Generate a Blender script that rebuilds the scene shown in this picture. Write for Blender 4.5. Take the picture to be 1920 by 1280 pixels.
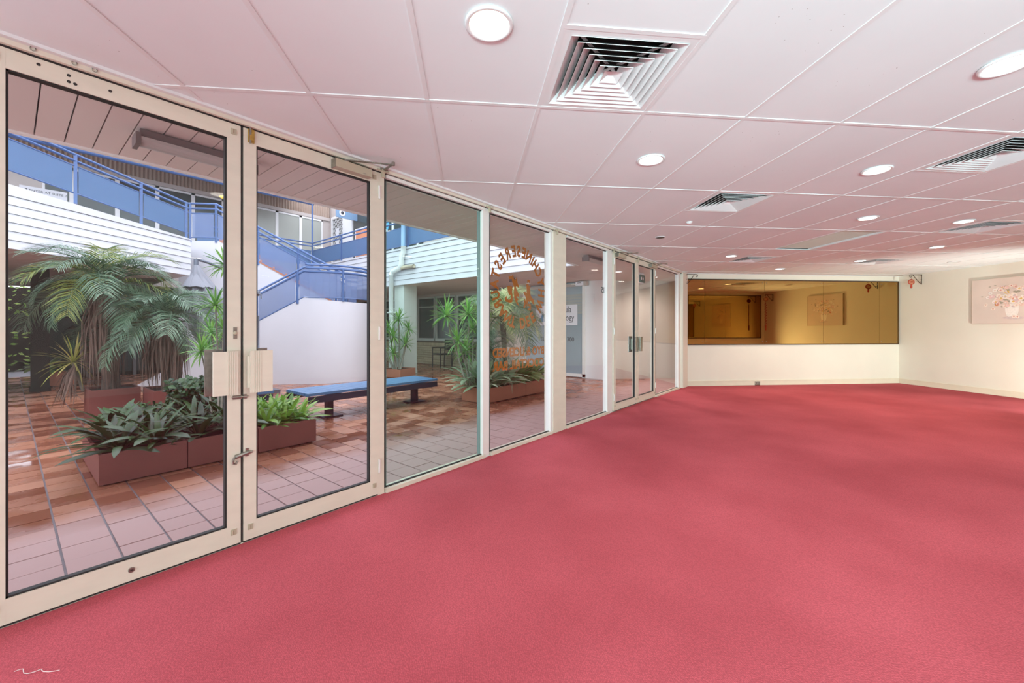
import bpy, math, random
from mathutils import Vector, Matrix
random.seed(11)
D = bpy.data
for o in list(D.objects):
    D.objects.remove(o)
SC = bpy.context.scene
COL = SC.collection
S2 = math.sqrt(0.5)
PI = math.pi

# ------------------------------------------------------------------ camera
cam_data = D.cameras.new('camera')
cam_data.sensor_width = 36.0
cam_data.lens = 36.0 * 770.0 / 1920.0
cam_data.shift_y = -23.0 / 1920.0
cam_data.clip_start = 0.02
cam = D.objects.new('camera', cam_data)
cam.location = (0.022, -2.757, 1.25)
cam.rotation_euler = (math.radians(90), 0, math.radians(-50.8))
COL.objects.link(cam)
SC.camera = cam

# ------------------------------------------------------------------ world, lights, exposure
world = D.worlds.new('sky')
SC.world = world
world.use_nodes = True
wn = world.node_tree.nodes
wn['Background'].inputs[0].default_value = (0.84, 0.90, 1.0, 1)
wn['Background'].inputs[1].default_value = 3.2
SC.view_settings.view_transform = 'Standard'
SC.view_settings.look = 'None'
SC.view_settings.exposure = 0.0
SC.view_settings.gamma = 1.0
SC.view_settings.use_curve_mapping = False


def lamp(name, kind, loc, rot, energy, color, **kw):
    l = D.lights.new(name, kind)
    l.energy = energy
    l.color = color
    for k, v in kw.items():
        setattr(l, k, v)
    o = D.objects.new(name, l)
    o.location = loc
    o.rotation_euler = rot
    COL.objects.link(o)
    return o


sun = lamp('sun', 'SUN', (4, 6, 12), (math.radians(24), math.radians(10), 0), 1.2, (1.0, 0.96, 0.9), angle=math.radians(40))
# added fill lights out of view, brightening the ceiling and far walls
lamp('rear_fill', 'AREA', (-4.3, -4.2, 1.0), (0, math.radians(-108), 0), 240, (0.74, 0.95, 1.0),
     shape='RECTANGLE', size=1.8, size_y=6.0)


def aim(name, loc, target, energy, color, cone, soft=.35):
    d = Vector(target) - Vector(loc)
    return lamp(name, 'SPOT', loc, d.to_track_quat('-Z', 'Y').to_euler(), energy, color,
                spot_size=math.radians(cone), spot_blend=1.0, shadow_soft_size=soft)


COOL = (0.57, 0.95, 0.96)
aim('ceiling_fill', (-2.6, -4.6, .9), (7.5, -2.3, 3.9), 1500, COOL, 74)  # added fill spots, aimed up to whiten the ceiling
aim('ceiling_fill', (-1.5, -6.6, .9), (9.5, -2.6, 3.6), 760, COOL, 90)
aim('alcove_fill', (9.13, -5.72, .22), (12.0, -4.1, 1.5), 420, (0.86, 0.95, 0.86), 120, .05)  # added fill for the far walls, placed out of view
aim('ceiling_fill', (-.8, -3.6, .7), (2.2, -2.0, 2.5), 105, COOL, 140)

# ------------------------------------------------------------------ materials


def new_mat(name):
    m = D.materials.new(name)
    m.use_nodes = True
    nt = m.node_tree
    b = nt.nodes['Principled BSDF']
    return m, nt, b


def mat(name, col, rough=0.5, metal=0.0, var=0.0, scale=6.0, bump=0.0, bscale=40.0, spec=None, rand=None,
        emit=None, estr=0.0, stretch=None, trans=None, rvar=0.0):
    """procedural principled material: noise colour variation, noise bump, optional per-object tint"""
    m, nt, b = new_mat(name)
    N, L = nt.nodes, nt.links
    b.inputs['Base Color'].default_value = (*col, 1)
    b.inputs['Roughness'].default_value = rough
    b.inputs['Metallic'].default_value = metal
    if spec is not None:
        b.inputs['Specular IOR Level'].default_value = spec
    tc = N.new('ShaderNodeTexCoord')
    vec = tc.outputs['Object']
    if stretch:
        mp = N.new('ShaderNodeMapping')
        mp.inputs['Scale'].default_value = stretch
        L.new(vec, mp.inputs['Vector'])
        vec = mp.outputs['Vector']
    src = None
    if var > 0:
        nz = N.new('ShaderNodeTexNoise')
        nz.inputs['Scale'].default_value = scale
        nz.inputs['Detail'].default_value = 5
        L.new(vec, nz.inputs['Vector'])
        mr = N.new('ShaderNodeMapRange')
        mr.inputs['From Min'].default_value = 0.25
        mr.inputs['From Max'].default_value = 0.75
        mr.inputs['To Min'].default_value = 1 - var
        mr.inputs['To Max'].default_value = 1 + var
        L.new(nz.outputs['Fac'], mr.inputs['Value'])
        src = mr.outputs['Result']
        if rvar:
            mr2 = N.new('ShaderNodeMapRange')
            mr2.inputs['From Min'].default_value = 0.3
            mr2.inputs['From Max'].default_value = 0.7
            mr2.inputs['To Min'].default_value = rough - rvar
            mr2.inputs['To Max'].default_value = rough + rvar
            L.new(nz.outputs['Fac'], mr2.inputs['Value'])
            L.new(mr2.outputs['Result'], b.inputs['Roughness'])
    if rand:
        mr = N.new('ShaderNodeMapRange')
        mr.inputs['To Min'].default_value = 1 - rand[1]
        mr.inputs['To Max'].default_value = 1 + rand[1]
        if rand[0] == 'object':
            oi = N.new('ShaderNodeObjectInfo')
            L.new(oi.outputs['Random'], mr.inputs['Value'])
        else:
            ge = N.new('ShaderNodeNewGeometry')
            L.new(ge.outputs['Random Per Island'], mr.inputs['Value'])
        if src is not None:
            mu = N.new('ShaderNodeMath')
            mu.operation = 'MULTIPLY'
            L.new(src, mu.inputs[0])
            L.new(mr.outputs['Result'], mu.inputs[1])
            src = mu.outputs[0]
        else:
            src = mr.outputs['Result']
    if src is not None:
        vm = N.new('ShaderNodeVectorMath')
        vm.operation = 'SCALE'
        vm.inputs[0].default_value = col
        L.new(src, vm.inputs['Scale'])
        L.new(vm.outputs['Vector'], b.inputs['Base Color'])
    if bump > 0:
        nz = N.new('ShaderNodeTexNoise')
        nz.inputs['Scale'].default_value = bscale
        nz.inputs['Detail'].default_value = 3
        L.new(vec, nz.inputs['Vector'])
        bp = N.new('ShaderNodeBump')
        bp.inputs['Strength'].default_value = bump
        bp.inputs['Distance'].default_value = 0.01
        L.new(nz.outputs['Fac'], bp.inputs['Height'])
        L.new(bp.outputs['Normal'], b.inputs['Normal'])
    if emit:
        b.inputs['Emission Color'].default_value = (*emit, 1)
        b.inputs['Emission Strength'].default_value = estr
    if trans:
        tr = N.new('ShaderNodeBsdfTransparent')
        mx = N.new('ShaderNodeMixShader')
        mx.inputs[0].default_value = trans
        out = N['Material Output']
        L.new(b.outputs[0], mx.inputs[1])
        L.new(tr.outputs[0], mx.inputs[2])
        L.new(mx.outputs[0], out.inputs['Surface'])
    return m


def glass_mat(name, tint, gain=1.0):
    m = D.materials.new(name)
    m.use_nodes = True
    nt = m.node_tree
    N, L = nt.nodes, nt.links
    N.remove(N['Principled BSDF'])
    tr = N.new('ShaderNodeBsdfTransparent')
    tr.inputs[0].default_value = (*tint, 1)
    gl = N.new('ShaderNodeBsdfGlossy')
    gl.inputs['Roughness'].default_value = 0.0
    ge = N.new('ShaderNodeNewGeometry')
    dt = N.new('ShaderNodeVectorMath')
    dt.operation = 'DOT_PRODUCT'
    L.new(ge.outputs['Incoming'], dt.inputs[0])
    L.new(ge.outputs['Normal'], dt.inputs[1])

    def mth(op, i0, v1=None, v2=None):
        q = N.new('ShaderNodeMath')
        q.operation = op
        L.new(i0, q.inputs[0])
        if v1 is not None:
            q.inputs[1].default_value = v1
        if v2 is not None:
            q.inputs[2].default_value = v2
        return q.outputs[0]
    ab_s = mth('ABSOLUTE', dt.outputs['Value'])
    inv = mth('MULTIPLY_ADD', ab_s, -1.0, 1.0)
    p5 = mth('POWER', inv, 5.0)
    mu = mth('MULTIPLY_ADD', p5, .96 * gain, .04 * gain)
    mx = N.new('ShaderNodeMixShader')
    L.new(mu, mx.inputs[0])
    L.new(tr.outputs[0], mx.inputs[1])
    L.new(gl.outputs[0], mx.inputs[2])
    L.new(mx.outputs[0], N['Material Output'].inputs['Surface'])
    return m


def tile_mat(name, source):
    """terracotta quarry tile: dry and dusty under the eave (to y = 1.2 m), rain-wet beyond"""
    m, nt, b = new_mat(name)
    N, L = nt.nodes, nt.links
    ge = N.new('ShaderNodeNewGeometry')
    if source == 'object':
        oi = N.new('ShaderNodeObjectInfo')
        rnd = oi.outputs['Random']
    else:
        rnd = ge.outputs['Random Per Island']
    rp = N.new('ShaderNodeValToRGB')
    e = rp.color_ramp.elements
    e[0].color = (0.20, 0.075, 0.045, 1)
    e[1].color = (0.42, 0.20, 0.125, 1)
    m1 = e.new(0.5)
    m1.color = (0.30, 0.12, 0.07, 1)
    L.new(rnd, rp.inputs[0])
    nz = N.new('ShaderNodeTexNoise')
    nz.inputs['Scale'].default_value = 2.2
    nz.inputs['Detail'].default_value = 6
    L.new(ge.outputs['Position'], nz.inputs['Vector'])
    sp = N.new('ShaderNodeSeparateXYZ')
    L.new(ge.outputs['Position'], sp.inputs[0])
    ad = N.new('ShaderNodeMath')
    ad.operation = 'MULTIPLY_ADD'
    ad.inputs[1].default_value = 0.9
    L.new(nz.outputs['Fac'], ad.inputs[0])
    L.new(sp.outputs['Y'], ad.inputs[2])
    dry = N.new('ShaderNodeMapRange')
    dry.inputs['From Min'].default_value = 1.3
    dry.inputs['From Max'].default_value = 1.85
    dry.inputs['To Min'].default_value = 1.0
    dry.inputs['To Max'].default_value = 0.0
    L.new(ad.outputs[0], dry.inputs['Value'])
    mx = N.new('ShaderNodeMix')
    mx.data_type = 'RGBA'
    mx.inputs['B'].default_value = (0.44, 0.29, 0.275, 1)
    L.new(dry.outputs['Result'], mx.inputs['Factor'])
    L.new(rp.outputs[0], mx.inputs['A'])
    L.new(mx.outputs['Result'], b.inputs['Base Color'])
    n2 = N.new('ShaderNodeTexNoise')
    n2.inputs['Scale'].default_value = 3.5
    n2.inputs['Detail'].default_value = 4
    L.new(ge.outputs['Position'], n2.inputs['Vector'])
    cmb = N.new('ShaderNodeMath')
    cmb.operation = 'MULTIPLY_ADD'
    cmb.inputs[1].default_value = 0.30
    L.new(rnd, cmb.inputs[0])
    L.new(n2.outputs['Fac'], cmb.inputs[2])
    wet = N.new('ShaderNodeMapRange')
    wet.inputs['From Min'].default_value = 0.50
    wet.inputs['From Max'].default_value = 0.80
    wet.inputs['To Min'].default_value = 0.07
    wet.inputs['To Max'].default_value = 0.42
    L.new(cmb.outputs[0], wet.inputs['Value'])
    mr = N.new('ShaderNodeMix')
    mr.data_type = 'FLOAT'
    mr.inputs['B'].default_value = 0.62
    L.new(dry.outputs['Result'], mr.inputs['Factor'])
    L.new(wet.outputs['Result'], mr.inputs['A'])
    L.new(mr.outputs['Result'], b.inputs['Roughness'])
    return m


def carpet_mat():
    m, nt, b = new_mat('red loop carpet')
    N, L = nt.nodes, nt.links
    tc = N.new('ShaderNodeTexCoord')
    big = N.new('ShaderNodeTexNoise')
    big.inputs['Scale'].default_value = 0.9
    big.inputs['Detail'].default_value = 4
    L.new(tc.outputs['Object'], big.inputs['Vector'])
    mp = N.new('ShaderNodeMapping')
    mp.inputs['Rotation'].default_value = (0, 0, math.radians(45))
    mp.inputs['Scale'].default_value = (150, 150, 150)
    L.new(tc.outputs['Object'], mp.inputs['Vector'])
    vo = N.new('ShaderNodeTexVoronoi')
    vo.inputs['Scale'].default_value = 1.0
    vo.inputs['Randomness'].default_value = 0.55
    L.new(mp.outputs['Vector'], vo.inputs['Vector'])
    rp = N.new('ShaderNodeValToRGB')
    e = rp.color_ramp.elements
    e[0].position, e[1].position = 0.3, 0.72
    e[0].color = (0.48, 0.080, 0.102, 1)
    e[1].color = (0.66, 0.128, 0.160, 1)
    L.new(big.outputs['Fac'], rp.inputs[0])
    mr = N.new('ShaderNodeMapRange')
    mr.inputs['From Max'].default_value = 0.75
    mr.inputs['To Min'].default_value = 1.16
    mr.inputs['To Max'].default_value = 0.72
    L.new(vo.outputs['Distance'], mr.inputs['Value'])
    vm = N.new('ShaderNodeVectorMath')
    vm.operation = 'SCALE'
    L.new(rp.outputs[0], vm.inputs[0])
    L.new(mr.outputs['Result'], vm.inputs['Scale'])
    L.new(vm.outputs['Vector'], b.inputs['Base Color'])
    b.inputs['Roughness'].default_value = 0.95
    b.inputs['Specular IOR Level'].default_value = 0.15
    bp = N.new('ShaderNodeBump')
    bp.inputs['Strength'].default_value = 0.5
    bp.inputs['Distance'].default_value = 0.004
    bp.invert = True
    L.new(vo.outputs['Distance'], bp.inputs['Height'])
    L.new(bp.outputs['Normal'], b.inputs['Normal'])
    return m


def ceiling_mat():
    """painted ceiling board with fly specks"""
    m, nt, b = new_mat('painted ceiling board')
    N, L = nt.nodes, nt.links
    ge = N.new('ShaderNodeNewGeometry')
    vo = N.new('ShaderNodeTexVoronoi')
    vo.inputs['Scale'].default_value = 26
    L.new(ge.outputs['Position'], vo.inputs['Vector'])
    th = N.new('ShaderNodeMath')
    th.operation = 'LESS_THAN'
    th.inputs[1].default_value = 0.06
    L.new(vo.outputs['Distance'], th.inputs[0])
    nz = N.new('ShaderNodeTexNoise')
    nz.inputs['Scale'].default_value = 2.4
    nz.inputs['Detail'].default_value = 2
    L.new(ge.outputs['Position'], nz.inputs['Vector'])
    t2 = N.new('ShaderNodeMath')
    t2.operation = 'GREATER_THAN'
    t2.inputs[1].default_value = 0.60
    L.new(nz.outputs['Fac'], t2.inputs[0])
    mu = N.new('ShaderNodeMath')
    mu.operation = 'MULTIPLY'
    L.new(th.outputs[0], mu.inputs[0])
    L.new(t2.outputs[0], mu.inputs[1])
    rp = N.new('ShaderNodeValToRGB')
    e = rp.color_ramp.elements
    e[0].position, e[1].position = 0.3, 0.7
    e[0].color = (0.79, 0.83, 0.84, 1)
    e[1].color = (0.84, 0.88, 0.885, 1)
    n3 = N.new('ShaderNodeTexNoise')
    n3.inputs['Scale'].default_value = 1.2
    n3.inputs['Detail'].default_value = 5
    L.new(ge.outputs['Position'], n3.inputs['Vector'])
    L.new(n3.outputs['Fac'], rp.inputs[0])
    mx = N.new('ShaderNodeMix')
    mx.data_type = 'RGBA'
    mx.inputs['B'].default_value = (0.36, 0.33, 0.31, 1)
    L.new(mu.outputs[0], mx.inputs['Factor'])
    L.new(rp.outputs[0], mx.inputs['A'])
    L.new(mx.outputs['Result'], b.inputs['Base Color'])
    b.inputs['Roughness'].default_value = 0.7
    return m


def leaf_mat(name, c0, c1, rough=0.35, trans=0.25):
    m, nt, b = new_mat(name)
    N, L = nt.nodes, nt.links
    oi = N.new('ShaderNodeObjectInfo')
    ge = N.new('ShaderNodeNewGeometry')
    ad = N.new('ShaderNodeMath')
    ad.operation = 'ADD'
    L.new(oi.outputs['Random'], ad.inputs[0])
    L.new(ge.outputs['Random Per Island'], ad.inputs[1])
    fr = N.new('ShaderNodeMath')
    fr.operation = 'FRACT'
    L.new(ad.outputs[0], fr.inputs[0])
    rp = N.new('ShaderNodeValToRGB')
    e = rp.color_ramp.elements
    e[0].color = (*c0, 1)
    e[1].color = (*c1, 1)
    L.new(fr.outputs[0], rp.inputs[0])
    L.new(rp.outputs[0], b.inputs['Base Color'])
    b.inputs['Roughness'].default_value = rough
    tl = N.new('ShaderNodeBsdfTranslucent')
    L.new(rp.outputs[0], tl.inputs[0])
    mx = N.new('ShaderNodeMixShader')
    mx.inputs[0].default_value = trans
    L.new(b.outputs[0], mx.inputs[1])
    L.new(tl.outputs[0], mx.inputs[2])
    L.new(mx.outputs[0], N['Material Output'].inputs['Surface'])
    return m


M = {}
M['wall'] = mat('cream wall paint', (0.80, 0.74, 0.64), 0.6, var=0.03, scale=1.5)
M['skirt'] = mat('cream skirting paint', (0.78, 0.70, 0.56), 0.4, var=0.04)
M['ceil'] = ceiling_mat()
M['rail'] = mat('white grid rail enamel', (0.80, 0.81, 0.81), 0.4)
M['blade_shade'] = mat('painted shade on blade top', (0.05, 0.048, 0.046), 0.7)  # shade between the vent blades, put into their colour
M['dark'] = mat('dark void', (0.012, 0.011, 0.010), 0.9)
M['carpet'] = carpet_mat()
M['frame'] = mat('aged cream aluminium', (0.76, 0.70, 0.58), 0.38, var=0.05, scale=5, stretch=(1, 1, 3))
M['framew'] = mat('white aluminium', (0.84, 0.82, 0.78), 0.35, var=0.03)
M['grime'] = mat('dark rubber gasket', (0.02, 0.017, 0.016), 0.6)
M['glass'] = glass_mat('clear pane glass', (0.985, 0.98, 0.99), .7)
M['glassg'] = glass_mat('greenish pane glass', (0.90, 0.985, 0.955), .7)
M['glassd'] = mat('dark shop glass', (0.05, 0.065, 0.065), 0.15, var=0.1, scale=0.7)
M['glassb'] = mat('blue grey shop glass', (0.30, 0.38, 0.42), 0.10, var=0.12, scale=0.9)
M['blind'] = mat('grey green blind', (0.40, 0.42, 0.38), 0.25, var=0.06, scale=1.2)
M['steel'] = mat('worn steel', (0.34, 0.32, 0.28), 0.35, metal=0.9, var=0.2, scale=40)
M['brass'] = mat('worn brass', (0.55, 0.38, 0.10), 0.35, metal=0.8, var=0.2, scale=60)
M['beige'] = mat('beige enamel', (0.50, 0.44, 0.32), 0.35, var=0.03)
M['mirror'] = mat('bronze tinted mirror', (0.46, 0.29, 0.10), 0.012, metal=1.0)
M['mframe'] = mat('dark bronze trim', (0.10, 0.06, 0.035), 0.4, metal=0.5)
M['white'] = mat('white paint', (0.86, 0.86, 0.86), 0.5, var=0.03, scale=2)
M['extwhite'] = mat('white render', (0.62, 0.62, 0.66), 0.7, var=0.04, scale=1.2, bump=0.05, bscale=60)
M['board'] = mat('white weatherboard', (0.60, 0.61, 0.65), 0.5, var=0.03, scale=2)
M['gap'] = mat('grey board backing', (0.16, 0.16, 0.17), 0.8)
M['soffit'] = mat('brown soffit metal', (0.68, 0.57, 0.52), 0.45, rand=('object', 0.04))
M['blue'] = mat('blue powder coat', (0.06, 0.125, 0.30), 0.35, var=0.05)
M['bluepanel'] = mat('blue mesh panel', (0.085, 0.17, 0.33), 0.5, var=0.05, scale=3, trans=0.12)
M['bluemesh'] = mat('pale blue mesh panel', (0.16, 0.23, 0.42), 0.5, var=0.05, scale=3, trans=0.42)
M['bluegrey'] = mat('blue grey paint', (0.20, 0.33, 0.50), 0.4)
M['column'] = mat('pale grey green paint', (0.62, 0.66, 0.62), 0.6, var=0.03)
M['pipe'] = mat('white pipe', (0.76, 0.80, 0.78), 0.4)
M['tile'] = tile_mat('quarry tile', 'object')
M['tiles'] = tile_mat('quarry tile field', 'island')
M['mortar'] = mat('grey mortar', (0.20, 0.19, 0.21), 0.6, var=0.2, scale=3)
M['planter'] = mat('maroon brown planter', (0.19, 0.066, 0.055), 0.45, var=0.08, scale=4)
M['planterb'] = mat('terracotta planter', (0.36, 0.14, 0.085), 0.5, var=0.08, scale=4)
M['soil'] = mat('dark soil', (0.02, 0.014, 0.011), 0.9, var=0.4, scale=30, bump=0.6, bscale=50)
M['brom'] = leaf_mat('deep green strap leaf', (0.006, 0.024, 0.008), (0.028, 0.085, 0.016), 0.42, 0.08)  # shade put into the leaf colour
M['bromb'] = leaf_mat('bright green strap leaf', (0.05, 0.18, 0.025), (0.26, 0.46, 0.07), 0.3, 0.3)  # same kind of leaf, strong light put into the colour
M['clivia'] = leaf_mat('silvery green leaf', (0.10, 0.20, 0.08), (0.46, 0.56, 0.40), 0.35, 0.2)
M['lily'] = leaf_mat('broad lily leaf', (0.08, 0.20, 0.05), (0.30, 0.44, 0.20), 0.4, 0.25)
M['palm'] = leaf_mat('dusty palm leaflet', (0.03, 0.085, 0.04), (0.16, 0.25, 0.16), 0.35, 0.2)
M['palmy'] = leaf_mat('sunlit palm leaflet', (0.18, 0.32, 0.09), (0.60, 0.64, 0.34), 0.4, 0.4)  # pale highlights put into the leaflet colour
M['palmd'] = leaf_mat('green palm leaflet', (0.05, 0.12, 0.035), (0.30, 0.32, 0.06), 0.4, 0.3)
M['drac'] = leaf_mat('spiky dracaena leaf', (0.06, 0.22, 0.04), (0.26, 0.50, 0.10), 0.35, 0.3)
M['yellow'] = leaf_mat('yellowing leaf', (0.30, 0.34, 0.05), (0.52, 0.46, 0.16), 0.5, 0.3)
M['dead'] = leaf_mat('dead brown leaf', (0.09, 0.055, 0.04), (0.20, 0.13, 0.10), 0.8, 0.1)
M['straw'] = leaf_mat('dry straw leaf', (0.22, 0.19, 0.12), (0.45, 0.40, 0.28), 0.8, 0.2)
M['trunk'] = mat('fibrous trunk', (0.075, 0.052, 0.042), 0.9, var=0.4, scale=18, bump=0.8, bscale=50)
M['stem'] = mat('grey cane stem', (0.25, 0.23, 0.19), 0.8, var=0.25, scale=20)
M['bench'] = mat('blue bench slat', (0.075, 0.19, 0.36), 0.32, var=0.12, scale=6)
M['benchd'] = mat('dark navy steel', (0.018, 0.026, 0.05), 0.4)
M['fabric'] = mat('grey umbrella canvas', (0.25, 0.26, 0.30), 0.85, var=0.05, scale=6)
M['umetal'] = mat('dark umbrella metal', (0.14, 0.16, 0.20), 0.4, metal=0.5)
M['brick'] = mat('cream brick', (0.58, 0.50, 0.34), 0.8, var=0.15, scale=9, rand=('object', 0.14), bump=0.3)
M['brickmortar'] = mat('brick mortar', (0.17, 0.14, 0.10), 0.9)
M['corr'] = mat('brown corrugated sheet', (0.40, 0.30, 0.24), 0.6)
M['upwall'] = mat('beige upper wall', (0.55, 0.49, 0.46), 0.7, var=0.03)
M['passceil'] = mat('beige passage ceiling with painted light', (0.80, 0.70, 0.64), 0.5, rand=('object', 0.03))  # soffit colour lightened in place of light on the passage ceiling
M['greybead'] = mat('grey green aluminium', (0.22, 0.27, 0.27), 0.4)
M['passage'] = mat('beige passage wall', (0.52, 0.46, 0.41), 0.6, var=0.02, scale=1)
M['iron'] = mat('wrought iron', (0.045, 0.022, 0.014), 0.5, metal=0.4)
M['red'] = mat('red lacquer', (0.42, 0.05, 0.025), 0.4, var=0.2, scale=50)
M['gold'] = mat('dull gold', (0.60, 0.33, 0.18), 0.4)
M['canvas'] = mat('painted canvas ground', (0.74, 0.60, 0.53), 0.7, var=0.08, scale=2.2)
M['canvasedge'] = mat('canvas edge', (0.55, 0.44, 0.34), 0.7)
M['orange'] = mat('orange window vinyl', (0.36, 0.115, 0.004), 0.5)
M['ink'] = mat('dark vinyl ink', (0.025, 0.03, 0.04), 0.5)
M['signwhite'] = mat('white sign board', (0.82, 0.82, 0.86), 0.5)
M['signblue'] = mat('blue sign print', (0.10, 0.26, 0.42), 0.5)
M['signcyan'] = mat('cyan sign print', (0.10, 0.45, 0.75), 0.5)
M['signor'] = mat('orange poster', (0.72, 0.28, 0.15), 0.6)
M['exitg'] = mat('exit sign green', (0.02, 0.10, 0.09), 0.25)
M['lens'] = mat('lit lamp lens', (1, 1, 1), 0.4, emit=(1.0, 0.93, 0.80), estr=9.0)
M['lensoff'] = mat('unlit lamp lens', (0.55, 0.52, 0.48), 0.3)
M['troffer'] = mat('ribbed light diffuser', (0.68, 0.64, 0.56), 0.5)
M['lens2'] = mat('added passage lamp lens', (1, 1, 1), 0.4, emit=(1.0, 0.95, 0.88), estr=2.0)  # glow of the added passage lamps
M['tube'] = mat('clear dusty diffuser', (0.42, 0.38, 0.36), 0.3)
M['tubebase'] = mat('dark fitting base', (0.16, 0.12, 0.115), 0.5)
M['plastic'] = mat('black plastic', (0.02, 0.02, 0.02), 0.4)
M['tread'] = mat('brick red stair nosing', (0.45, 0.18, 0.10), 0.7)
M['ylamp'] = mat('yellow lit shade', (0.8, 0.6, 0.1), 0.5, emit=(1.0, 0.72, 0.12), estr=0.8)
M['hedge'] = leaf_mat('sunlit hedge leaf', (0.12, 0.24, 0.03), (0.45, 0.60, 0.16), 0.5, 0.4)
M['thread'] = mat('white thread', (0.8, 0.7, 0.68), 0.8)

# ------------------------------------------------------------------ mesh building
MATS = {}


class MB:
    def __init__(self):
        self.v, self.f = [], []

    def add(self, verts, faces, m=None):
        n = len(self.v)
        self.v += [tuple(m @ Vector(p)) if m else tuple(p) for p in verts]
        self.f += [tuple(i + n for i in f) for f in faces]
        return self

    def box(self, a, b, m=None):
        x0, y0, z0 = a
        x1, y1, z1 = b
        return self.add([(x0, y0, z0), (x1, y0, z0), (x1, y1, z0), (x0, y1, z0), (x0, y0, z1), (x1, y0, z1), (x1, y1, z1), (x0, y1, z1)],
                        [(3, 2, 1, 0), (4, 5, 6, 7), (0, 1, 5, 4), (1, 2, 6, 5), (2, 3, 7, 6), (3, 0, 4, 7)], m)

    def prism(self, poly, z0, z1, m=None):
        n = len(poly)
        ar = sum(poly[i][0] * poly[(i + 1) % n][1] - poly[(i + 1) % n][0] * poly[i][1] for i in range(n))
        if ar < 0:
            poly = poly[::-1]
        v = [(p[0], p[1], z0) for p in poly] + [(p[0], p[1], z1) for p in poly]
        f = [tuple(range(n))[::-1], tuple(range(n, 2 * n))]
        f += [(i, (i + 1) % n, n + (i + 1) % n, n + i) for i in range(n)]
        return self.add(v, f, m)

    def slabs(self, quads_lo, quads_hi):
        return self

    def tube(self, pts, r, seg=8, m=None, caps=True):
        pts = [Vector(p) for p in pts]
        rs = r if isinstance(r, (list, tuple)) else [r] * len(pts)
        v, f = [], []
        up = None
        for i, p in enumerate(pts):
            t = (pts[min(i + 1, len(pts) - 1)] - pts[max(i - 1, 0)]).normalized()
            if up is None:
                up = Vector((0, 0, 1)) if abs(t.z) < 0.9 else Vector((1, 0, 0))
            s = t.cross(up)
            if s.length < 1e-6:
                s = t.orthogonal()
            s.normalize()
            up = s.cross(t).normalized()
            for k in range(seg):
                a = 2 * PI * k / seg
                v.append(p + (s * math.cos(a) + up * math.sin(a)) * rs[i])
        for i in range(len(pts) - 1):
            for k in range(seg):
                k2 = (k + 1) % seg
                f.append((i * seg + k, i * seg + k2, (i + 1) * seg + k2, (i + 1) * seg + k))
        if caps:
            f.append(tuple(range(seg)))
            f.append(tuple(range((len(pts) - 1) * seg, len(pts) * seg))[::-1])
        return self.add(v, f, m)

    def bar(self, p, q, w, h, m=None):
        """rectangular bar from p to q, w across (horizontal), h high"""
        p, q = Vector(p), Vector(q)
        t = (q - p).normalized()
        s = t.cross(Vector((0, 0, 1)))
        s = s.normalized() if s.length > 1e-5 else Vector((1, 0, 0))
        u = s.cross(t).normalized()
        c = [s * (w / 2) + u * (h / 2), -s * (w / 2) + u * (h / 2), -s * (w / 2) - u * (h / 2), s * (w / 2) - u * (h / 2)]
        v = [p + k for k in c] + [q + k for k in c]
        return self.add(v, [(0, 1, 2, 3), (7, 6, 5, 4), (0, 4, 5, 1), (1, 5, 6, 2), (2, 6, 7, 3), (3, 7, 4, 0)], m)

    def lathe(self, prof, seg=20, m=None, close=True):
        v, f = [], []
        for r, z in prof:
            for k in range(seg):
                a = 2 * PI * k / seg
                v.append((r * math.cos(a), r * math.sin(a), z))
        for i in range(len(prof) - 1):
            for k in range(seg):
                k2 = (k + 1) % seg
                f.append((i * seg + k, i * seg + k2, (i + 1) * seg + k2, (i + 1) * seg + k))
        if close:
            f.append(tuple(range(seg))[::-1])
            f.append(tuple(range((len(prof) - 1) * seg, len(prof) * seg)))
        return self.add(v, f, m)

    def strip(self, path, widths, side, fold=0.25, m=None):
        """leaf blade: centre line path, widths, sideways vector, V fold"""
        v, f = [], []
        side = Vector(side).normalized()
        n = len(path)
        for i, p in enumerate(path):
            p = Vector(p)
            t = Vector(path[min(i + 1, n - 1)]) - Vector(path[max(i - 1, 0)])
            up = side.cross(t)
            up = up.normalized() if up.length > 1e-9 else Vector((0, 0, 1))
            w = widths[i]
            v += [p - side * w + up * (w * fold), p, p + side * w + up * (w * fold)]
        for i in range(n - 1):
            a = i * 3
            f += [(a, a + 1, a + 4, a + 3), (a + 1, a + 2, a + 5, a + 4)]
        return self.add(v, f, m)

    def mesh(self, name, m, smooth=False):
        me = D.meshes.new(name)
        me.from_pydata([tuple(p) for p in self.v], [], self.f)
        if m:
            me.materials.append(m)
        if smooth:
            me.polygons.foreach_set('use_smooth', [True] * len(me.polygons))
        me.update()
        return me

    def obj(self, name, m, parent=None, smooth=False, world=True, **props):
        return link(name, self.mesh(name, m, smooth), parent, world, **props)


def link(name, data, parent=None, world=True, **props):
    o = D.objects.new(name, data)
    COL.objects.link(o)
    if parent is not None:
        o.parent = parent
        if world and parent.name in MATS:
            o.matrix_parent_inverse = MATS[parent.name].inverted()
    for k, v in props.items():
        o[k] = v
    return o


def thing(name, label, cat, loc=(0, 0, 0), rz=0.0, group=None, kind=None):
    o = D.objects.new(name, None)
    o.empty_display_size = 0.1
    COL.objects.link(o)
    o.location = loc
    o.rotation_euler = (0, 0, rz)
    MATS[o.name] = Matrix.Translation(loc) @ Matrix.Rotation(rz, 4, 'Z')
    if label:
        o['label'] = label
        o['category'] = cat
    if group:
        o['group'] = group
    if kind:
        o['kind'] = kind
    return o


def tag(o, label, cat, group=None):
    o['label'] = label
    o['category'] = cat
    if group:
        o['group'] = group
    return o


def struct(name, loc=(0, 0, 0), rz=0.0):
    return thing(name, None, None, loc, rz, kind='structure')


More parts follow.
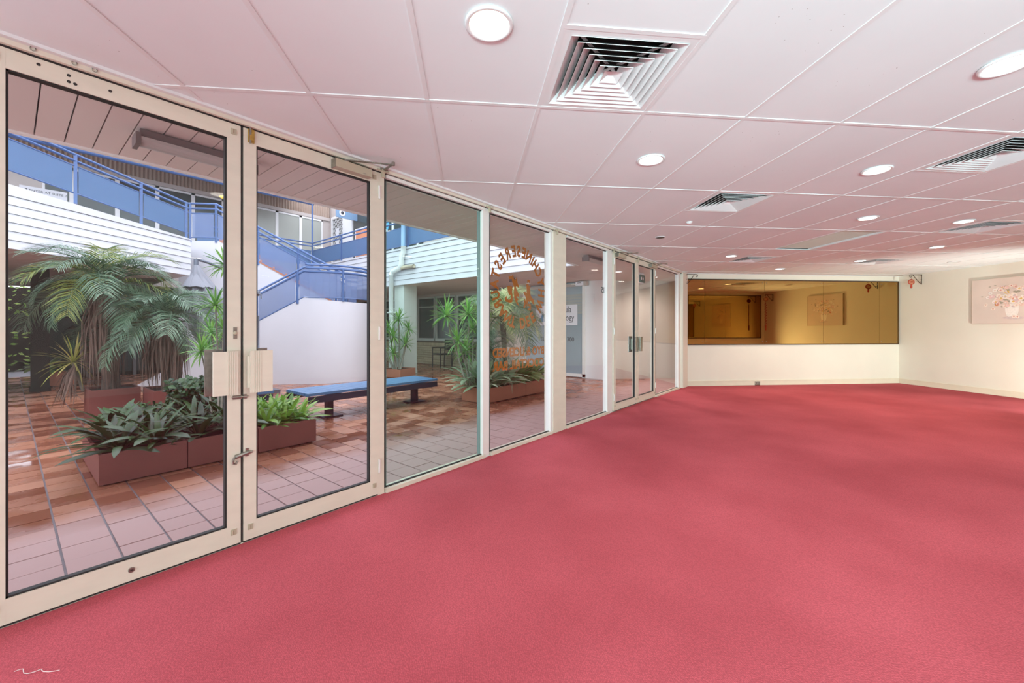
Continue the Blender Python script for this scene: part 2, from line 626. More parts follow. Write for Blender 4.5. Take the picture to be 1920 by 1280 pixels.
def copy_tree(src, loc=None, rz=None, label=None):
    c = src.copy()
    COL.objects.link(c)
    if loc is not None:
        c.location = loc
    if rz is not None:
        c.rotation_euler = (c.rotation_euler[0], c.rotation_euler[1], rz)
    if label:
        c['label'] = label
    for ch in list(src.children):
        k = ch.copy()
        COL.objects.link(k)
        k.parent = c
        for g in list(ch.children):
            q = g.copy()
            COL.objects.link(q)
            q.parent = k
    return c


def ab(a, b):
    """room grid coordinates (a away from camera along the right wall, b along the mirror wall) -> x, y"""
    return ((a + b) * S2, (a - b) * S2)


def clip(poly, nx, ny, d):
    """keep nx*x + ny*y <= d"""
    out = []
    n = len(poly)
    for i in range(n):
        p, q = poly[i], poly[(i + 1) % n]
        sp, sq = nx * p[0] + ny * p[1] - d, nx * q[0] + ny * q[1] - d
        if sp <= 0:
            out.append(p)
        if (sp < 0 < sq) or (sq < 0 < sp):
            t = sp / (sp - sq)
            out.append((p[0] + (q[0] - p[0]) * t, p[1] + (q[1] - p[1]) * t))
    return out


HALF = [(0, 1, -0.052), (S2, S2, 6.64), (S2, -S2, 11.86), (0, -1, 7.95), (-1, 0, 4.55)]


def clip_room(poly):
    for h in HALF:
        poly = clip(poly, *h)
        if len(poly) < 3:
            return []
    return poly


def area(poly):
    return abs(sum(poly[i][0] * poly[(i + 1) % len(poly)][1] - poly[(i + 1) % len(poly)][0] * poly[i][1] for i in range(len(poly)))) / 2
# ================================================================== ROOM SHELL
CZ = 2.47          # ceiling height
room = [(-4.55, -0.02), (9.30, -0.02), ab(6.64, 6.62), ab(6.64, 11.86), ab(2.24, 11.86), ab(2.24, 9.1), ab(-2.21, 9.1), (-4.55, -7.95)]
fl = MB().prism(room, -0.05, 0.0).obj('floor', M['carpet'], kind='structure')

# walls
wb = struct('wall_back', (*ab(6.64, 9.2), 0))
MB().prism([ab(6.64, 6.56), ab(6.64, 11.98), ab(6.76, 11.98), ab(6.76, 6.56)], 0, CZ + .08).obj('wall_board', M['wall'], wb)
wr = struct('wall_right', (*ab(4.4, 11.86), 0))
MB().prism([ab(6.76, 11.86), ab(2.12, 11.86), ab(2.12, 11.98), ab(6.76, 11.98)], 0, CZ + .08).obj('wall_board', M['wall'], wr)
wq = struct('wall_rear', (*ab(2.24, 10.4), 0))
MB().prism([ab(2.24, 9.1), ab(2.24, 11.98), ab(2.12, 11.98), ab(2.12, 9.1)], 0, CZ + .08).obj('wall_board', M['wall'], wq)
wt = struct('wall_return', (*ab(0, 9.1), 0))
MB().prism([ab(2.12, 9.1), ab(-2.3, 9.1), ab(-2.3, 9.22), ab(2.12, 9.22)], 0, CZ + .08).obj('wall_board', M['wall'], wt)
ws = struct('wall_south', (0, -8, 0))
MB().box((-4.7, -8.1, 0), (5.0, -7.95, CZ + .08)).obj('wall_board', M['wall'], ws)
ww = struct('wall_west', (-4.6, -4, 0))
MB().box((-4.7, -8.1, 0), (-4.55, 0.05, CZ + .08)).obj('wall_board', M['wall'], ww)

# skirtings


def skirting(name, p, q, inward):
    p, q, n = Vector((*p, 0)), Vector((*q, 0)), Vector((*inward, 0))
    t = struct(name, tuple((p + q) / 2))
    b = MB()
    b.prism([p[:2], q[:2], (q + n * .016)[:2], (p + n * .016)[:2]], 0.002, 0.095)
    b.obj('skirting_board', M['skirt'], t)
    MB().prism([p[:2], q[:2], (q + n * .022)[:2], (p + n * .022)[:2]], 0.095, 0.115).obj('skirting_cap', M['skirt'], t)
    return t


skirting('baseboard_back', ab(6.64, 6.60), ab(6.64, 11.86), (-S2, -S2))
skirting('baseboard_right', ab(6.62, 11.86), ab(2.26, 11.86), (-S2, S2))
skirting('baseboard_rear', ab(2.24, 9.1), ab(2.24, 11.84), (S2, S2))

# ceiling: 1200 x 600 boards in an exposed grid
ce = struct('ceiling', (3, -3, CZ))
A0, PA, B0, PB = 0.295, 1.204, 2.340, 0.6036
ventcells = {(0, 0): 'hi', (3, 2): 'lo', (5, 1): 'lo', (9, 2): 'hi', (7, 4): 'hi', (11, 4): 'hi'}
TROF = (7, 3)
for j in range(-8, 7):
    for i in range(-18, 17):
        a0, a1, b0, b1 = A0 + PA * (j - 1), A0 + PA * j, B0 + PB * i, B0 + PB * (i + 1)
        # cell j: between grid rows j-1 and j
        half = ventcells.get((i, j))
        if half == 'hi':
            a1 = (a0 + a1) / 2
        elif half == 'lo':
            a0 = (a0 + a1) / 2
        if (i, j) == TROF:
            continue
        g = .004
        poly = clip_room([ab(a0 + g, b0 + g), ab(a1 - g, b0 + g), ab(a1 - g, b1 - g), ab(a0 + g, b1 - g)])
        if len(poly) < 3 or area(poly) < .004:
            continue
        dz = random.uniform(0, .003)
        MB().prism(poly, CZ + .0025 + dz * .5, CZ + .016).obj('ceiling_tile', M['ceil'], ce)


def grid_bar(p, q, w=.0115, z=0.0):
    d = Vector((q[0] - p[0], q[1] - p[1])).normalized()
    n = Vector((-d.y, d.x)) * w
    poly = clip_room([(p[0] + n.x, p[1] + n.y), (q[0] + n.x, q[1] + n.y), (q[0] - n.x, q[1] - n.y), (p[0] - n.x, p[1] - n.y)])
    if len(poly) >= 3 and area(poly) > .002:
        MB().prism(poly, CZ - z, CZ + .008).obj('grid_rail', M['rail'], ce)


for i in range(-18, 17):
    grid_bar(ab(-12, B0 + PB * i), ab(8, B0 + PB * i))
for j in range(-8, 7):
    grid_bar(ab(A0 + PA * j, -9), ab(A0 + PA * j, 13), .0115, .0006)
for (i, j), half in ventcells.items():
    am = A0 + PA * (j - .5)
    grid_bar(ab(am, B0 + PB * i), ab(am, B0 + PB * (i + 1)), .0115, .0003)
# void and roof over the boards
MB().box((-4.8, -8.2, CZ + .12), (14.0, -0.0, CZ + .25)).obj('ceiling_void_slab', M['dark'], ce)
# wall angle along the glazing and the back wall
MB().box((-4.5, -0.075, CZ - .012), (9.32, -0.05, CZ + .02)).obj('wall_angle', M['rail'], ce)
MB().prism([ab(6.61, 6.6), ab(6.61, 11.86), ab(6.64, 11.86), ab(6.64, 6.6)], CZ - .004, CZ + .008).obj('wall_angle', M['rail'], ce)

# lighting troffer with ribbed diffuser
i, j = TROF
tx, ty = ab(A0 + PA * (j - .5), B0 + PB * (i + .5))
tr = thing('ceiling_troffer', 'recessed ceiling panel with a ribbed beige diffuser, unlit', 'light panel', (tx, ty, CZ), 0)
a0, a1, b0, b1 = A0 + PA * (j - 1) + .012, A0 + PA * j - .012, B0 + PB * i + .012, B0 + PB * (i + 1) - .012
MB().prism([ab(a0, b0), ab(a1, b0), ab(a1, b1), ab(a0, b1)], CZ + .03, CZ + .05).obj('diffuser', M['troffer'], tr)
rb = MB()
n = 60
for k in range(n):
    a = a0 + (a1 - a0) * (k + .25) / n
    rb.prism([ab(a, b0), ab(a + .009, b0), ab(a + .009, b1), ab(a, b1)], CZ + .022, CZ + .03)
rb.obj('diffuser_ribs', M['troffer'], tr, kind='stuff')
for p0, p1, q0, q1 in ((a0 - .01, a1 + .01, b0 - .01, b0 + .012), (a0 - .01, a1 + .01, b1 - .012, b1 + .01)):
    MB().prism([ab(p0, q0), ab(p1, q0), ab(p1, q1), ab(p0, q1)], CZ + .004, CZ + .035).obj('tray_side', M['rail'], tr)

# ------------------------------------------------------------------ air diffusers


def square_ring(b, r0, z0, r1, z1, th=.0025):
    """sloping four-sided blade, outer lower edge r0 at z0, inner upper edge r1 at z1"""
    def sq(r, z):
        return [(r, r, z), (-r, r, z), (-r, -r, z), (r, -r, z)]
    v = sq(r0, z0) + sq(r1, z1) + sq(r0, z0 + th) + sq(r1, z1 + th)
    f = []
    for k in range(4):
        l = (k + 1) % 4
        f += [(k, k + 4, l + 4, l), (k + 8, l + 8, l + 12, k + 12), (k, l, l + 8, k + 8), (k + 4, k + 12, l + 12, l + 4)]
    b.add(v, f)


def vent(loc, label):
    t = thing('air_diffuser', label, 'air vent', loc, PI / 4, 'square four way ceiling vents')
    b = MB()
    r = .291
    for s in range(4):
        m = Matrix.Rotation(s * PI / 2, 4, 'Z')
        b.prism([(-r, -r), (r, -r), (r - .035, -r + .035), (-r + .035, -r + .035)], 0, .006, m)
    b.obj('face_frame', M['rail'], t, world=False)
    c = MB()
    c.box((-r, -r, .11), (r, r, .115))
    for s in range(4):
        m = Matrix.Rotation(s * PI / 2, 4, 'Z')
        c.box((-r, -r, .004), (r, -r + .01, .112), m)
    c.obj('neck_box', M['dark'], t, world=False)
    for k in range(7):
        r0 = .258 - k * .0355
        bb = MB()
        if k < 6:
            square_ring(bb, r0, -.004, r0 - .046, .036)
        else:
            bb.add([(r0, r0, -.004), (-r0, r0, -.004), (-r0, -r0, -.004), (r0, -r0, -.004), (0, 0, .022)], [(0, 1, 4), (1, 2, 4), (2, 3, 4), (3, 0, 4)])
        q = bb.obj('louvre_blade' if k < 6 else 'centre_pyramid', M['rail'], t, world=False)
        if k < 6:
            q.data.materials.append(M['blade_shade'])  # blade tops coloured dark in place of shade
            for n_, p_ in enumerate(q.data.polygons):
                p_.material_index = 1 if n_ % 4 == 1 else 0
    for s in (1, -1):
        MB().bar((-.24, -.24 * s, .042), (.24, .24 * s, .042), .012, .006).obj('blade_brace', M['rail'], t, world=False)
    return t


vlab = {(0, 0): 'large square ceiling vent nearest the glass doors, fully in view',
        (3, 2): 'square ceiling vent above the carpet centre, beside a grey smudged tile',
        (5, 1): 'square ceiling vent cut by the picture edge, past the row of lit downlights',
        (9, 2): 'square ceiling vent near the flower painting wall',
        (7, 4): 'small far ceiling vent over the dark end of the bronze mirror',
        (11, 4): 'small far ceiling vent near the corner with the red lantern bracket'}
first = None
for (i, j), half in ventcells.items():
    am = A0 + PA * (j - (.25 if half == 'hi' else .75))
    x, y = ab(am, B0 + PB * (i + .5))
    if first is None:
        first = vent((x, y, CZ + .001), vlab[(i, j)])
    else:
        copy_tree(first, (x, y, CZ + .001), None, vlab[(i, j)])

# ------------------------------------------------------------------ downlights
dl = [((-.29, 2.04), 'big warm downlight left of the nearest ceiling vent', 1),
      ((-.28, 4.43), 'bright downlight at the upper right picture edge', 1),
      ((.91, 3.26), 'lit downlight midway between the near vent and the glazing', 1),
      ((.92, 5.07), 'lit downlight left of the vent cut by the picture edge', 1),
      ((2.16, 6.31), 'lit downlight beyond the ribbed ceiling panel, on the near side', 1),
      ((2.18, 7.53), 'warm downlight beside the vent near the painting wall', 1),
      ((3.50, 8.86), 'far downlight in line with the mirror, half way to the corner', 1),
      ((4.52, 6.30), 'small far downlight next to the vent over the dark mirror end', 1),
      ((5.79, 8.20), 'farthest downlight, close above the bronze mirror', 1),
      ((4.74, 8.90), 'small far downlight beside the corner vent', 1),
      ((4.67, 10.71), 'unlit tilted downlight close to the painting wall', 0)]
for b in (-.4, -2.8, -5.2, -7.6):
    dl.append(((-.29, b), None, 1))
for b in (-4, -1.6, .8, 3.2, 5.6, 8):
    dl.append(((-2.7, b), None, 1))
prof = [(.072, .030), (.078, .004), (.080, -.002), (.092, -.004), (.097, .000), (.097, .005), (.078, .006)]


def downlight(lit):
    t = thing('downlight', 'x', 'downlight', (0, 0, CZ), 0, 'round recessed downlights')
    MB().lathe(prof, 28, close=False).obj('trim_ring', M['rail'], t, smooth=True, world=False)
    MB().lathe([(.0005, .003), (.0775, .003), (.0775, .005), (.0005, .005)], 24, close=False).obj('lens', M['lens'] if lit else M['lensoff'], t, world=False)
    return t


lit0 = downlight(1)
off0 = downlight(0)
used = set()
for (p, lab, lit) in dl:
    x, y = ab(*p)
    if y > -.15 or x < -4.4 or y < -7.8:
        continue
    src = lit0 if lit else off0
    lab = lab or 'lit downlight out of the picture behind the camera'
    if lit not in used:
        used.add(lit)
        src.location = (x, y, CZ - .004)
        src['label'] = lab
    else:
        copy_tree(src, (x, y, CZ - .004), None, lab)
    if lit:
        warm = p[1] > 7 and p[0] > 2
        lamp('downlight_beam', 'SPOT', (x, y, CZ - .02), (0, 0, 0), 62 if warm else 34,
             (1.0, .86, .66) if warm else (1.0, .93, .84), spot_size=math.radians(150), spot_blend=1.0, shadow_soft_size=.07)

hole = thing('ceiling_speaker', 'small round black ceiling opening near the far glass doors', 'ceiling speaker', (*ab(3.30, 4.48), CZ))
MB().lathe([(.001, -.003), (.055, -.003), (.06, .002), (.001, .003)], 20, close=False).obj('black_grille', M['plastic'], hole, world=False)
MB().lathe([(.056, -.004), (.066, -.003), (.068, .002), (.056, .002)], 20, close=False).obj('trim_ring', M['rail'], hole, world=False, smooth=True)
sm = thing('ceiling_sensor', 'tiny white sensor on the tile below the second vent', 'sensor', (*ab(2.52, 4.45), CZ))
MB().lathe([(.001, -.022), (.02, -.020), (.034, -.004), (.036, .004), (.001, .006)], 16, close=False).obj('sensor_dome', M['rail'], sm, world=False, smooth=True)

# ================================================================== GLAZING
GY = 0.0
FD = .05


def fr(b, x0, x1, z0, z1, y0=-FD, y1=FD):
    return b.box((x0, y0, z0), (x1, y1, z1))


hd = struct('trim_1', (4.6, 0, CZ - .03))
fr(MB(), -4.55, 9.30, 2.437, CZ + .1).obj('head_frame', M['frame'], hd)
MB().box((-4.55, -.030, 2.432), (9.2, .05, 2.437)).obj('head_gasket', M['grime'], hd)
for x in (.068, .19, .255):
    MB().lathe([(.001, -.003), (.008, -.003), (.009, .003)], 10, Matrix.Translation((x + .02, -.052, 2.452)) @ Matrix.Rotation(PI / 2, 4, 'X'), close=False).obj('screw_hole', M['grime'], hd)


def mullion(name, x0, x1, m='frame', y0=-.022, y1=FD, z1=2.437):
    x0, x1 = x0 - .0075 * (x0 - .02), x1 - .0075 * (x1 - .02)
    t = struct(name, ((x0 + x1) / 2, 0, 0))
    fr(MB(), x0, x1, 0, z1, y0, y1).obj('mullion', M[m], t)
    return t


def window(name, x0, x1, glass, sill=.032):
    """fixed pane with sill, head bead, side beads and dark gasket"""
    t = struct(name, ((x0 + x1) / 2, 0, 0))
    fr(MB(), x0, x1, 0, sill, -.036, .055).obj('sill', M['frame'], t)
    b = MB()
    fr(b, x0, x1, 2.405, 2.437, -.03)
    b.obj('head_bead', M['framew'], t)
    g = MB()
    fr(g, x0, x0 + .010, sill, 2.405, -.004, .012)
    fr(g, x1 - .010, x1, sill, 2.405, -.004, .012)
    fr(g, x0 + .01, x1 - .01, sill, sill + .008, -.004, .012)
    fr(g, x0 + .01, x1 - .01, 2.397, 2.405, -.004, .012)
    g.obj('gasket', M['grime'], t)
    w = MB()
    fr(w, x0, x0 + .03, sill, 2.4, .014, FD)
    fr(w, x1 - .03, x1, sill, 2.4, .014, FD)
    w.obj('outer_bead', M['greybead' if glass == 'glassg' else 'framew'], t)
    MB().box((x0 + .006, .001, sill + .004), (x1 - .006, .007, 2.401)).obj('pane', M[glass], t)
    return t


def hinge(t, x, z, y=-.054):
    MB().tube([(x, y, z - .05), (x, y, z + .05)], .008, 8).obj('hinge', M['framew'], t)


def door(name, x0, x1, hand, closer=None, far=False):
    """aluminium framed glass door leaf; hand = +1 handle on the high-x side"""
    t = struct(name, ((x0 + x1) / 2, 0, 0))
    sw = .072
    g = .004
    fm = 'frame'
    fr(MB(), x0 + g, x0 + sw, .012, 2.430, -.024, .024).obj('stile', M[fm], t)
    fr(MB(), x1 - sw, x1 - g, .012, 2.430, -.024, .024).obj('stile', M[fm], t)
    fr(MB(), x0 + sw, x1 - sw, .012, .118, -.0235, .0235).obj('bottom_rail', M[fm], t)
    fr(MB(), x0 + sw, x1 - sw, 2.345, 2.430, -.0235, .0235).obj('top_rail', M[fm], t)
    gm = MB()
    a, c = x0 + sw, x1 - sw
    fr(gm, a, a + .008, .118, 2.345, -.018, .012)
    fr(gm, c - .008, c, .118, 2.345, -.018, .012)
    fr(gm, a, c, .118, .126, -.018, .012)
    fr(gm, a, c, 2.338, 2.345, -.018, .012)
    gm.obj('gasket', M['grime'], t)
    MB().box((a + .004, -.004, .12), (c - .004, .002, 2.342)).obj('pane', M['glass'], t)
    # push plates either face
    hx = x1 - sw / 2 if hand > 0 else x0 + sw / 2
    d = -hand
    p0, p1 = (hx + d * .112, hx + .008 * hand)
    lo, hi = min(p0, p1), max(p0, p1)
    z0, z1 = (.878, 1.124)
    pm = M['frame'] if not far else M['steel']
    ip = MB().box((lo, -.062, z0), (hi, -.050, z1)).obj('push_plate', pm, t)
    MB().box((hx - .02, -.05, z0 + .03), (hx + .02, -.024, z1 - .03)).obj('plate_standoff', pm, t)
    for k in range(4):
        xx = hx + d * (.010 + k * .011)
        MB().box((xx - .003, -.066, z0), (xx + .003, -.062, z1)).obj('plate_flute', pm, t)
    op = MB()
    op.box((hx + d * .122 if d < 0 else hx - .02, .05, z0 - .01), (hx + .02 if d < 0 else hx + d * .122, .062, z1 + .01))
    op.obj('outer_pull_plate', M['steel'], t)
    MB().box((hx - .015, .024, z0 + .03), (hx + .015, .05, z1 - .03)).obj('plate_standoff', M['steel'], t)
    # catches at the four stile ends
    for xx in (x0 + .04, x1 - .04):
        for z in (.085, 2.385):
            q = MB().box((xx - .014, -.029, z - .016), (xx + .014, -.024, z + .016))
            q.tube([(xx - .006, -.030, z - .011), (xx - .006, -.030, z + .011)], .004, 6)
            q.obj('rebate_catch', M['beige'], t)
    MB().box((x0 + g, -.020, .002), (x1 - g, .02, .012)).obj('door_sweep', M['grime'], t)
    for z in (.22, 1.22, 2.28):
        hinge(t, x0 + .002 if hand > 0 else x1 - .002, z, -.032)
    if closer:
        cx0, cx1 = closer
        MB().box((cx0, -.085, 2.352), (cx1, -.0245, 2.408)).obj('closer_body', M['beige'], t)
        e = MB().box((cx0 - .004, -.082, 2.350), (cx0, -.026, 2.410))
        e.box((cx1 - .07, -.0862, 2.360), (cx1 - .045, -.085, 2.364))
        e.obj('closer_end_cap', M['steel'], t)
        pv = cx0 + .09
        MB().lathe([(.018, 2.408), (.018, 2.425), (.001, 2.427)], 12, Matrix.Translation((pv, -.055, 0)), close=False).obj('closer_spindle', M['steel'], t)
        MB().bar((pv, -.055, 2.428), (pv + .26, -.23, 2.432), .018, .006).obj('closer_arm', M['steel'], t)
        MB().bar((pv + .26, -.23, 2.440), (pv + .30, -.05, 2.446), .018, .006).obj('closer_arm', M['steel'], t)
        MB().lathe([(.012, 2.426), (.012, 2.450)], 10, Matrix.Translation((pv + .26, -.23, 0))).obj('arm_joint', M['steel'], t)
        MB().box((pv + .27, -.06, 2.438), (pv + .33, -.05, 2.462)).obj('arm_shoe', M['steel'], t)
    return t


d1 = door('door_1', -.058, .880, 1)
d2 = door('door_2', .886, 1.788, -1, closer=(1.42, 1.69))
# door 1 extras: key lock in the bottom rail, pad bolt, barrel bolt, latch plate, rail screw holes
ry = Matrix.Rotation(PI / 2, 4, 'X')
kl = MB().lathe([(.001, .006), (.011, .006), (.013, .002), (.013, -.001)], 16, Matrix.Translation((.405, -.024, .065)) @ ry, close=False)
kl.obj('key_lock', M['steel'], d1)
MB().box((.399, -.031, .063), (.411, -.0296, .067)).obj('key_slot', M['grime'], d1)
for x, z in ((.105, 2.405), (.195, 2.40), (.195, 2.372), (.215, 2.370), (.33, 2.39)):
    MB().lathe([(.001, .001), (.006, .001), (.007, -.001)], 10, Matrix.Translation((x, -.0242, z)) @ ry, close=False).obj('screw_hole', M['grime'], d1)
MB().box((.838, -.0285, 1.195), (.856, -.024, 1.262)).obj('latch_plate', M['steel'], d1)
MB().lathe([(.001, .012), (.009, .010), (.011, 0)], 12, Matrix.Translation((.847, -.0285, 1.228)) @ ry, close=False).obj('snib', M['beige'], d1)
bb = MB().box((.835, -.030, .845), (.878, -.024, .868))
bb.tube([(.83, -.032, .857), (.91, -.032, .857)], .0055, 8)
bb.obj('barrel_bolt', M['steel'], d1)
MB().box((.890, -.030, .843), (.905, -.024, .870)).obj('bolt_keeper', M['steel'], d2)
pb = MB()
pb.tube([(.845, -.034, .515), (.905, -.036, .528), (.935, -.034, .528)], [.013, .011, .006], 8)
pb.obj('hasp', M['steel'], d1)
pl = MB()
pl.tube([(.842, -.036, .515), (.832, -.04, .500), (.832, -.04, .482), (.846, -.04, .476), (.856, -.04, .492)], .006, 8)
pl.obj('padlock_shackle', M['steel'], d1)
MB().box((.900, -.028, .505), (.916, -.024, .552)).obj('hasp_staple', M['steel'], d2)
# brass pull bolt at the head of door 2
tb = MB().box((.912, -.036, 2.352), (.944, -.024, 2.428))
tb.box((.918, -.042, 2.362), (.938, -.036, 2.392))
tb.obj('head_bolt_body', M['brass'], d2)
MB().tube([(.922, -.036, 2.345), (.922, -.036, 2.47)], .006, 8).obj('head_bolt_rod', M['steel'], d2)
MB().box((.8795, -.02, .012), (.8865, .02, 2.43)).obj('meeting_seal', M['grime'], d2)

mullion('trim_2', 1.792, 1.846)
wn1 = window('window_1', 1.846, 2.950, 'glassg')
mullion('trim_3', 2.950, 3.042, 'framew')
wn2 = window('window_2', 3.042, 4.131, 'glass')
mullion('trim_4', 4.131, 4.180, 'framew')
pier = mullion('wall_pier', 4.180, 4.469, 'frame', -.03, .10)
wn3 = window('window_3', 4.469, 5.640, 'glass')
mullion('trim_5', 5.640, 5.800, 'framew')
door('door_3', 5.802, 6.690, 1, closer=(5.86, 6.13), far=True)
door('door_4', 6.696, 7.540, -1, closer=(7.22, 7.49), far=True)
mullion('trim_6', 7.545, 7.610)
window('window_4', 7.610, 8.960, 'glass')
mullion('trim_7', 8.960, 9.08, 'framew')
wp = struct('wall_glazing_end', (9.2, 0, 0))
MB().box((9.08, -.06, 0), (9.40, .10, CZ + .05)).obj('wall_board', M['wall'], wp)
mullion('trim_8', -.16, -.062)
window('window_5', -4.45, -.16, 'glass')
# flush corner brackets at the glazing heads
for x in (1.80, 2.99, 4.20, 5.75, 6.69):
    t = thing('head_bracket', 'x', 'bracket', (x, -.05, 2.44), 0, 'small metal brackets at the glazing head')
    t['label'] = {1.80: 'cream steel bracket at the head between door and first window', 2.99: 'steel bracket at the head of the first white mullion',
                  4.20: 'steel bracket at the head of the wide pier', 5.75: 'steel bracket at the head by the far double door',
                  6.69: 'steel bracket over the meeting stiles of the far double door'}[x]
    MB().tube([(-.05, -.008, .0), (0, -.012, -.012), (.05, -.008, .004)], .006, 6).obj('strap', M['beige'], t, world=False)
    MB().box((-.012, -.014, -.05), (.012, 0, .01)).obj('lug', M['beige'], t, world=False)

# ------------------------------------------------------------------ lettering on window 2 (stuck on the outside, read from the courtyard)


def text(s, size, loc, rot, m, parent, name='lettering', sx=1.0, ext=.0012, align='CENTER', offset=0.0, shear=0.0):
    c = D.curves.new(name, 'FONT')
    c.body = s
    c.size = size
    c.align_x = align
    c.align_y = 'CENTER'
    c.extrude = ext
    c.offset = offset
    c.shear = shear
    c.resolution_u = 3
    c.materials.append(M[m])
    tmp = D.objects.new(name, c)
    COL.objects.link(tmp)
    bpy.context.view_layer.update()
    me_ = D.meshes.new_from_object(tmp.evaluated_get(bpy.context.evaluated_depsgraph_get()))
    D.objects.remove(tmp)
    D.curves.remove(c)
    o = link(name, me_, parent)
    o.location = loc
    o.rotation_euler = rot
    o.scale = (sx, 1, 1)
    return o


LY = .009
word = 'DEE WHY CHINESE RESTAURANT '
cx, cz, RX, RZ = 3.545, 1.705, .405, .385
# angles run clockwise as seen from the courtyard, starting left of the bottom
angs = {}
seq = [('D', 262), ('E', 251), ('E', 240), None, ('W', 219), ('H', 202), ('Y', 184), None]
place = [('D', -83), ('E', -69), ('E', -55), ('W', -27), ('H', -5), ('Y', 14),
         ('C', 31), ('H', 45), ('I', 55), ('N', 66), ('E', 79), ('S', 92), ('E', 104),
         ('R', 120), ('E', 135), ('S', 149), ('T', 164), ('A', 180), ('U', 196), ('R', 211), ('A', 225), ('N', 240), ('T', 253)]
for ch, dg in place:
    a = math.radians(dg)
    # inside view: angle measured from +x towards +z
    x, z = cx + RX * math.cos(a), cz + RZ * math.sin(a)
    o = text(ch, .165, (x, LY, z), (0, 0, 0), 'orange', wn2, sx=.82, offset=.006)
    # letter up = outward, letter right = clockwise from outside
    up = Vector((math.cos(a), 0, math.sin(a)))
    n = Vector((0, 1, 0))
    right = up.cross(n)
    mtx = Matrix((right, up, n)).transposed().to_4x4()
    o.rotation_euler = mtx.to_euler()
for s, z, w in (('BYO & LICENSED', 1.002, .905), ('COCKTAIL BAR', .866, .905)):
    o = text(s, .13, (3.56, LY, z), (PI / 2, 0, PI), 'orange', wn2, offset=.0045)
    xs = [q.co.x for q in o.data.vertices]
    o.scale = (w / (max(xs) - min(xs)), 1, 1)
text('15', .115, (5.52, LY, 1.82), (PI / 2, 0, PI), 'ink', wn3, offset=.003)


def stroke_shapes(shapes, ox, oz, k, name, parent):
    """brush written characters as flat vinyl outlines"""
    c = D.curves.new(name, 'CURVE')
    c.dimensions = '2D'
    c.fill_mode = 'BOTH'
    c.extrude = .0012
    c.offset = .003
    for s in shapes:
        sp = c.splines.new('POLY')
        sp.points.add(len(s) - 1)
        for p, q in zip(sp.points, s):
            p.co = (ox + k[0] * q[0], oz + k[1] * q[1], 0, 1)
        sp.use_cyclic_u = True
    c.materials.append(M['orange'])
    o = link(name, c, parent)
    o.location = (0, LY, 0)
    o.rotation_euler = (PI / 2, 0, 0)
    return o


c1 = [[(225, 160), (250, 150), (275, 165), (300, 130), (320, 140), (325, 200), (372, 240), (390, 170), (400, 240), (410, 290), (435, 330), (428, 360), (392, 345), (372, 350),
       (378, 390), (420, 490), (440, 530), (435, 570), (400, 550), (382, 580), (392, 605), (430, 620), (402, 660), (404, 690), (442, 772), (400, 730), (370, 670), (345, 590), (335, 480), (345, 370), (320, 310), (295, 230), (290, 195), (245, 215)],
      [(200, 375), (235, 360), (290, 370), (300, 420), (290, 480), (300, 540), (305, 620), (295, 690), (250, 710), (165, 690), (150, 650), (175, 590), (187, 600), (184, 650), (230, 660), (268, 640), (278, 580), (265, 530), (245, 545), (225, 520), (205, 440)]]
c2 = [[(630, 180), (660, 172), (685, 180), (675, 230), (650, 215), (632, 235)],
      [(615, 275), (640, 270), (660, 300), (700, 310), (690, 330), (670, 345), (692, 400), (692, 470), (702, 520), (732, 570), (772, 610), (787, 690), (765, 710), (722, 640), (692, 620), (685, 660), (665, 650), (642, 640), (628, 720), (615, 760), (610, 640), (598, 560), (560, 500), (545, 465), (580, 445), (612, 490), (622, 430), (615, 350)],
      [(640, 840), (690, 852), (712, 800), (705, 720), (680, 708), (640, 730), (645, 747), (683, 750), (680, 800), (645, 822)],
      [(562, 600), (587, 640), (602, 690), (577, 740), (567, 800), (548, 800), (550, 750), (570, 700), (555, 660)]]
CKX, CKZ = .00081, -.0005
stroke_shapes(c1 + c2, 3.175, 1.888, (CKX, CKZ), 'brush_lettering', wn2)

th_ = struct('trim_14', (3.7, 0, 0))
MB().box((-4.4, -.018, -.02), (9.1, .075, .004)).obj('threshold', M['frame'], th_)
# ================================================================== BACK WALL THINGS
# bronze mirror in five sheets
mz0, mz1 = .912, 2.345


def wall_mirror(label, seams, a, n, z0, z1):
    """sheets of bronze mirror along b on the plane a, facing n (-1 towards camera)"""
    t = thing('wall_mirror', label, 'mirror', (*ab(a, (seams[0] + seams[-1]) / 2), z0))
    for k in range(len(seams) - 1):
        b0, b1 = seams[k] + .0025, seams[k + 1] - .0025
        MB().prism([ab(a, b0), ab(a, b1), ab(a + n * .008, b1), ab(a + n * .008, b0)], z0 + .012, z1 - .012).obj('mirror_sheet', M['mirror'], t)
        for bb in (b0 + .045, b1 - .045):
            for z in (z0 + .06, z1 - .06):
                x, y = ab(a + n * .009, bb)
                MB().lathe([(.0005, .003), (.007, .002), (.009, -.001)], 8, Matrix.Translation((x, y, z)) @ Matrix.Rotation(-PI / 4, 4, 'Z') @ Matrix.Rotation(n * -PI / 2, 4, 'X'), close=False).obj('mirror_screw', M['steel'], t)
    e = .014
    for (p0, p1, q0, q1) in ((seams[0] - e, seams[-1] + e, z0 - .012, z0 + .012), (seams[0] - e, seams[-1] + e, z1 - .012, z1 + .012),
                             (seams[0] - e, seams[0] + .006, z0, z1), (seams[-1] - .006, seams[-1] + e, z0, z1)):
        MB().prism([ab(a, p0), ab(a, p1), ab(a + n * .018, p1), ab(a + n * .018, p0)], q0, q1).obj('edge_trim', M['mframe'], t)
    return t


wall_mirror('long bronze tinted mirror of five sheets along the far wall', [6.66, 7.10, 8.51, 9.94, 11.35, 11.83], 6.638, -1, mz0, mz1)
wall_mirror('bronze mirror on the wall opposite the long one, seen only as its reflection', [9.15, 10.45, 11.72], 2.242, 1, .96, 2.38)

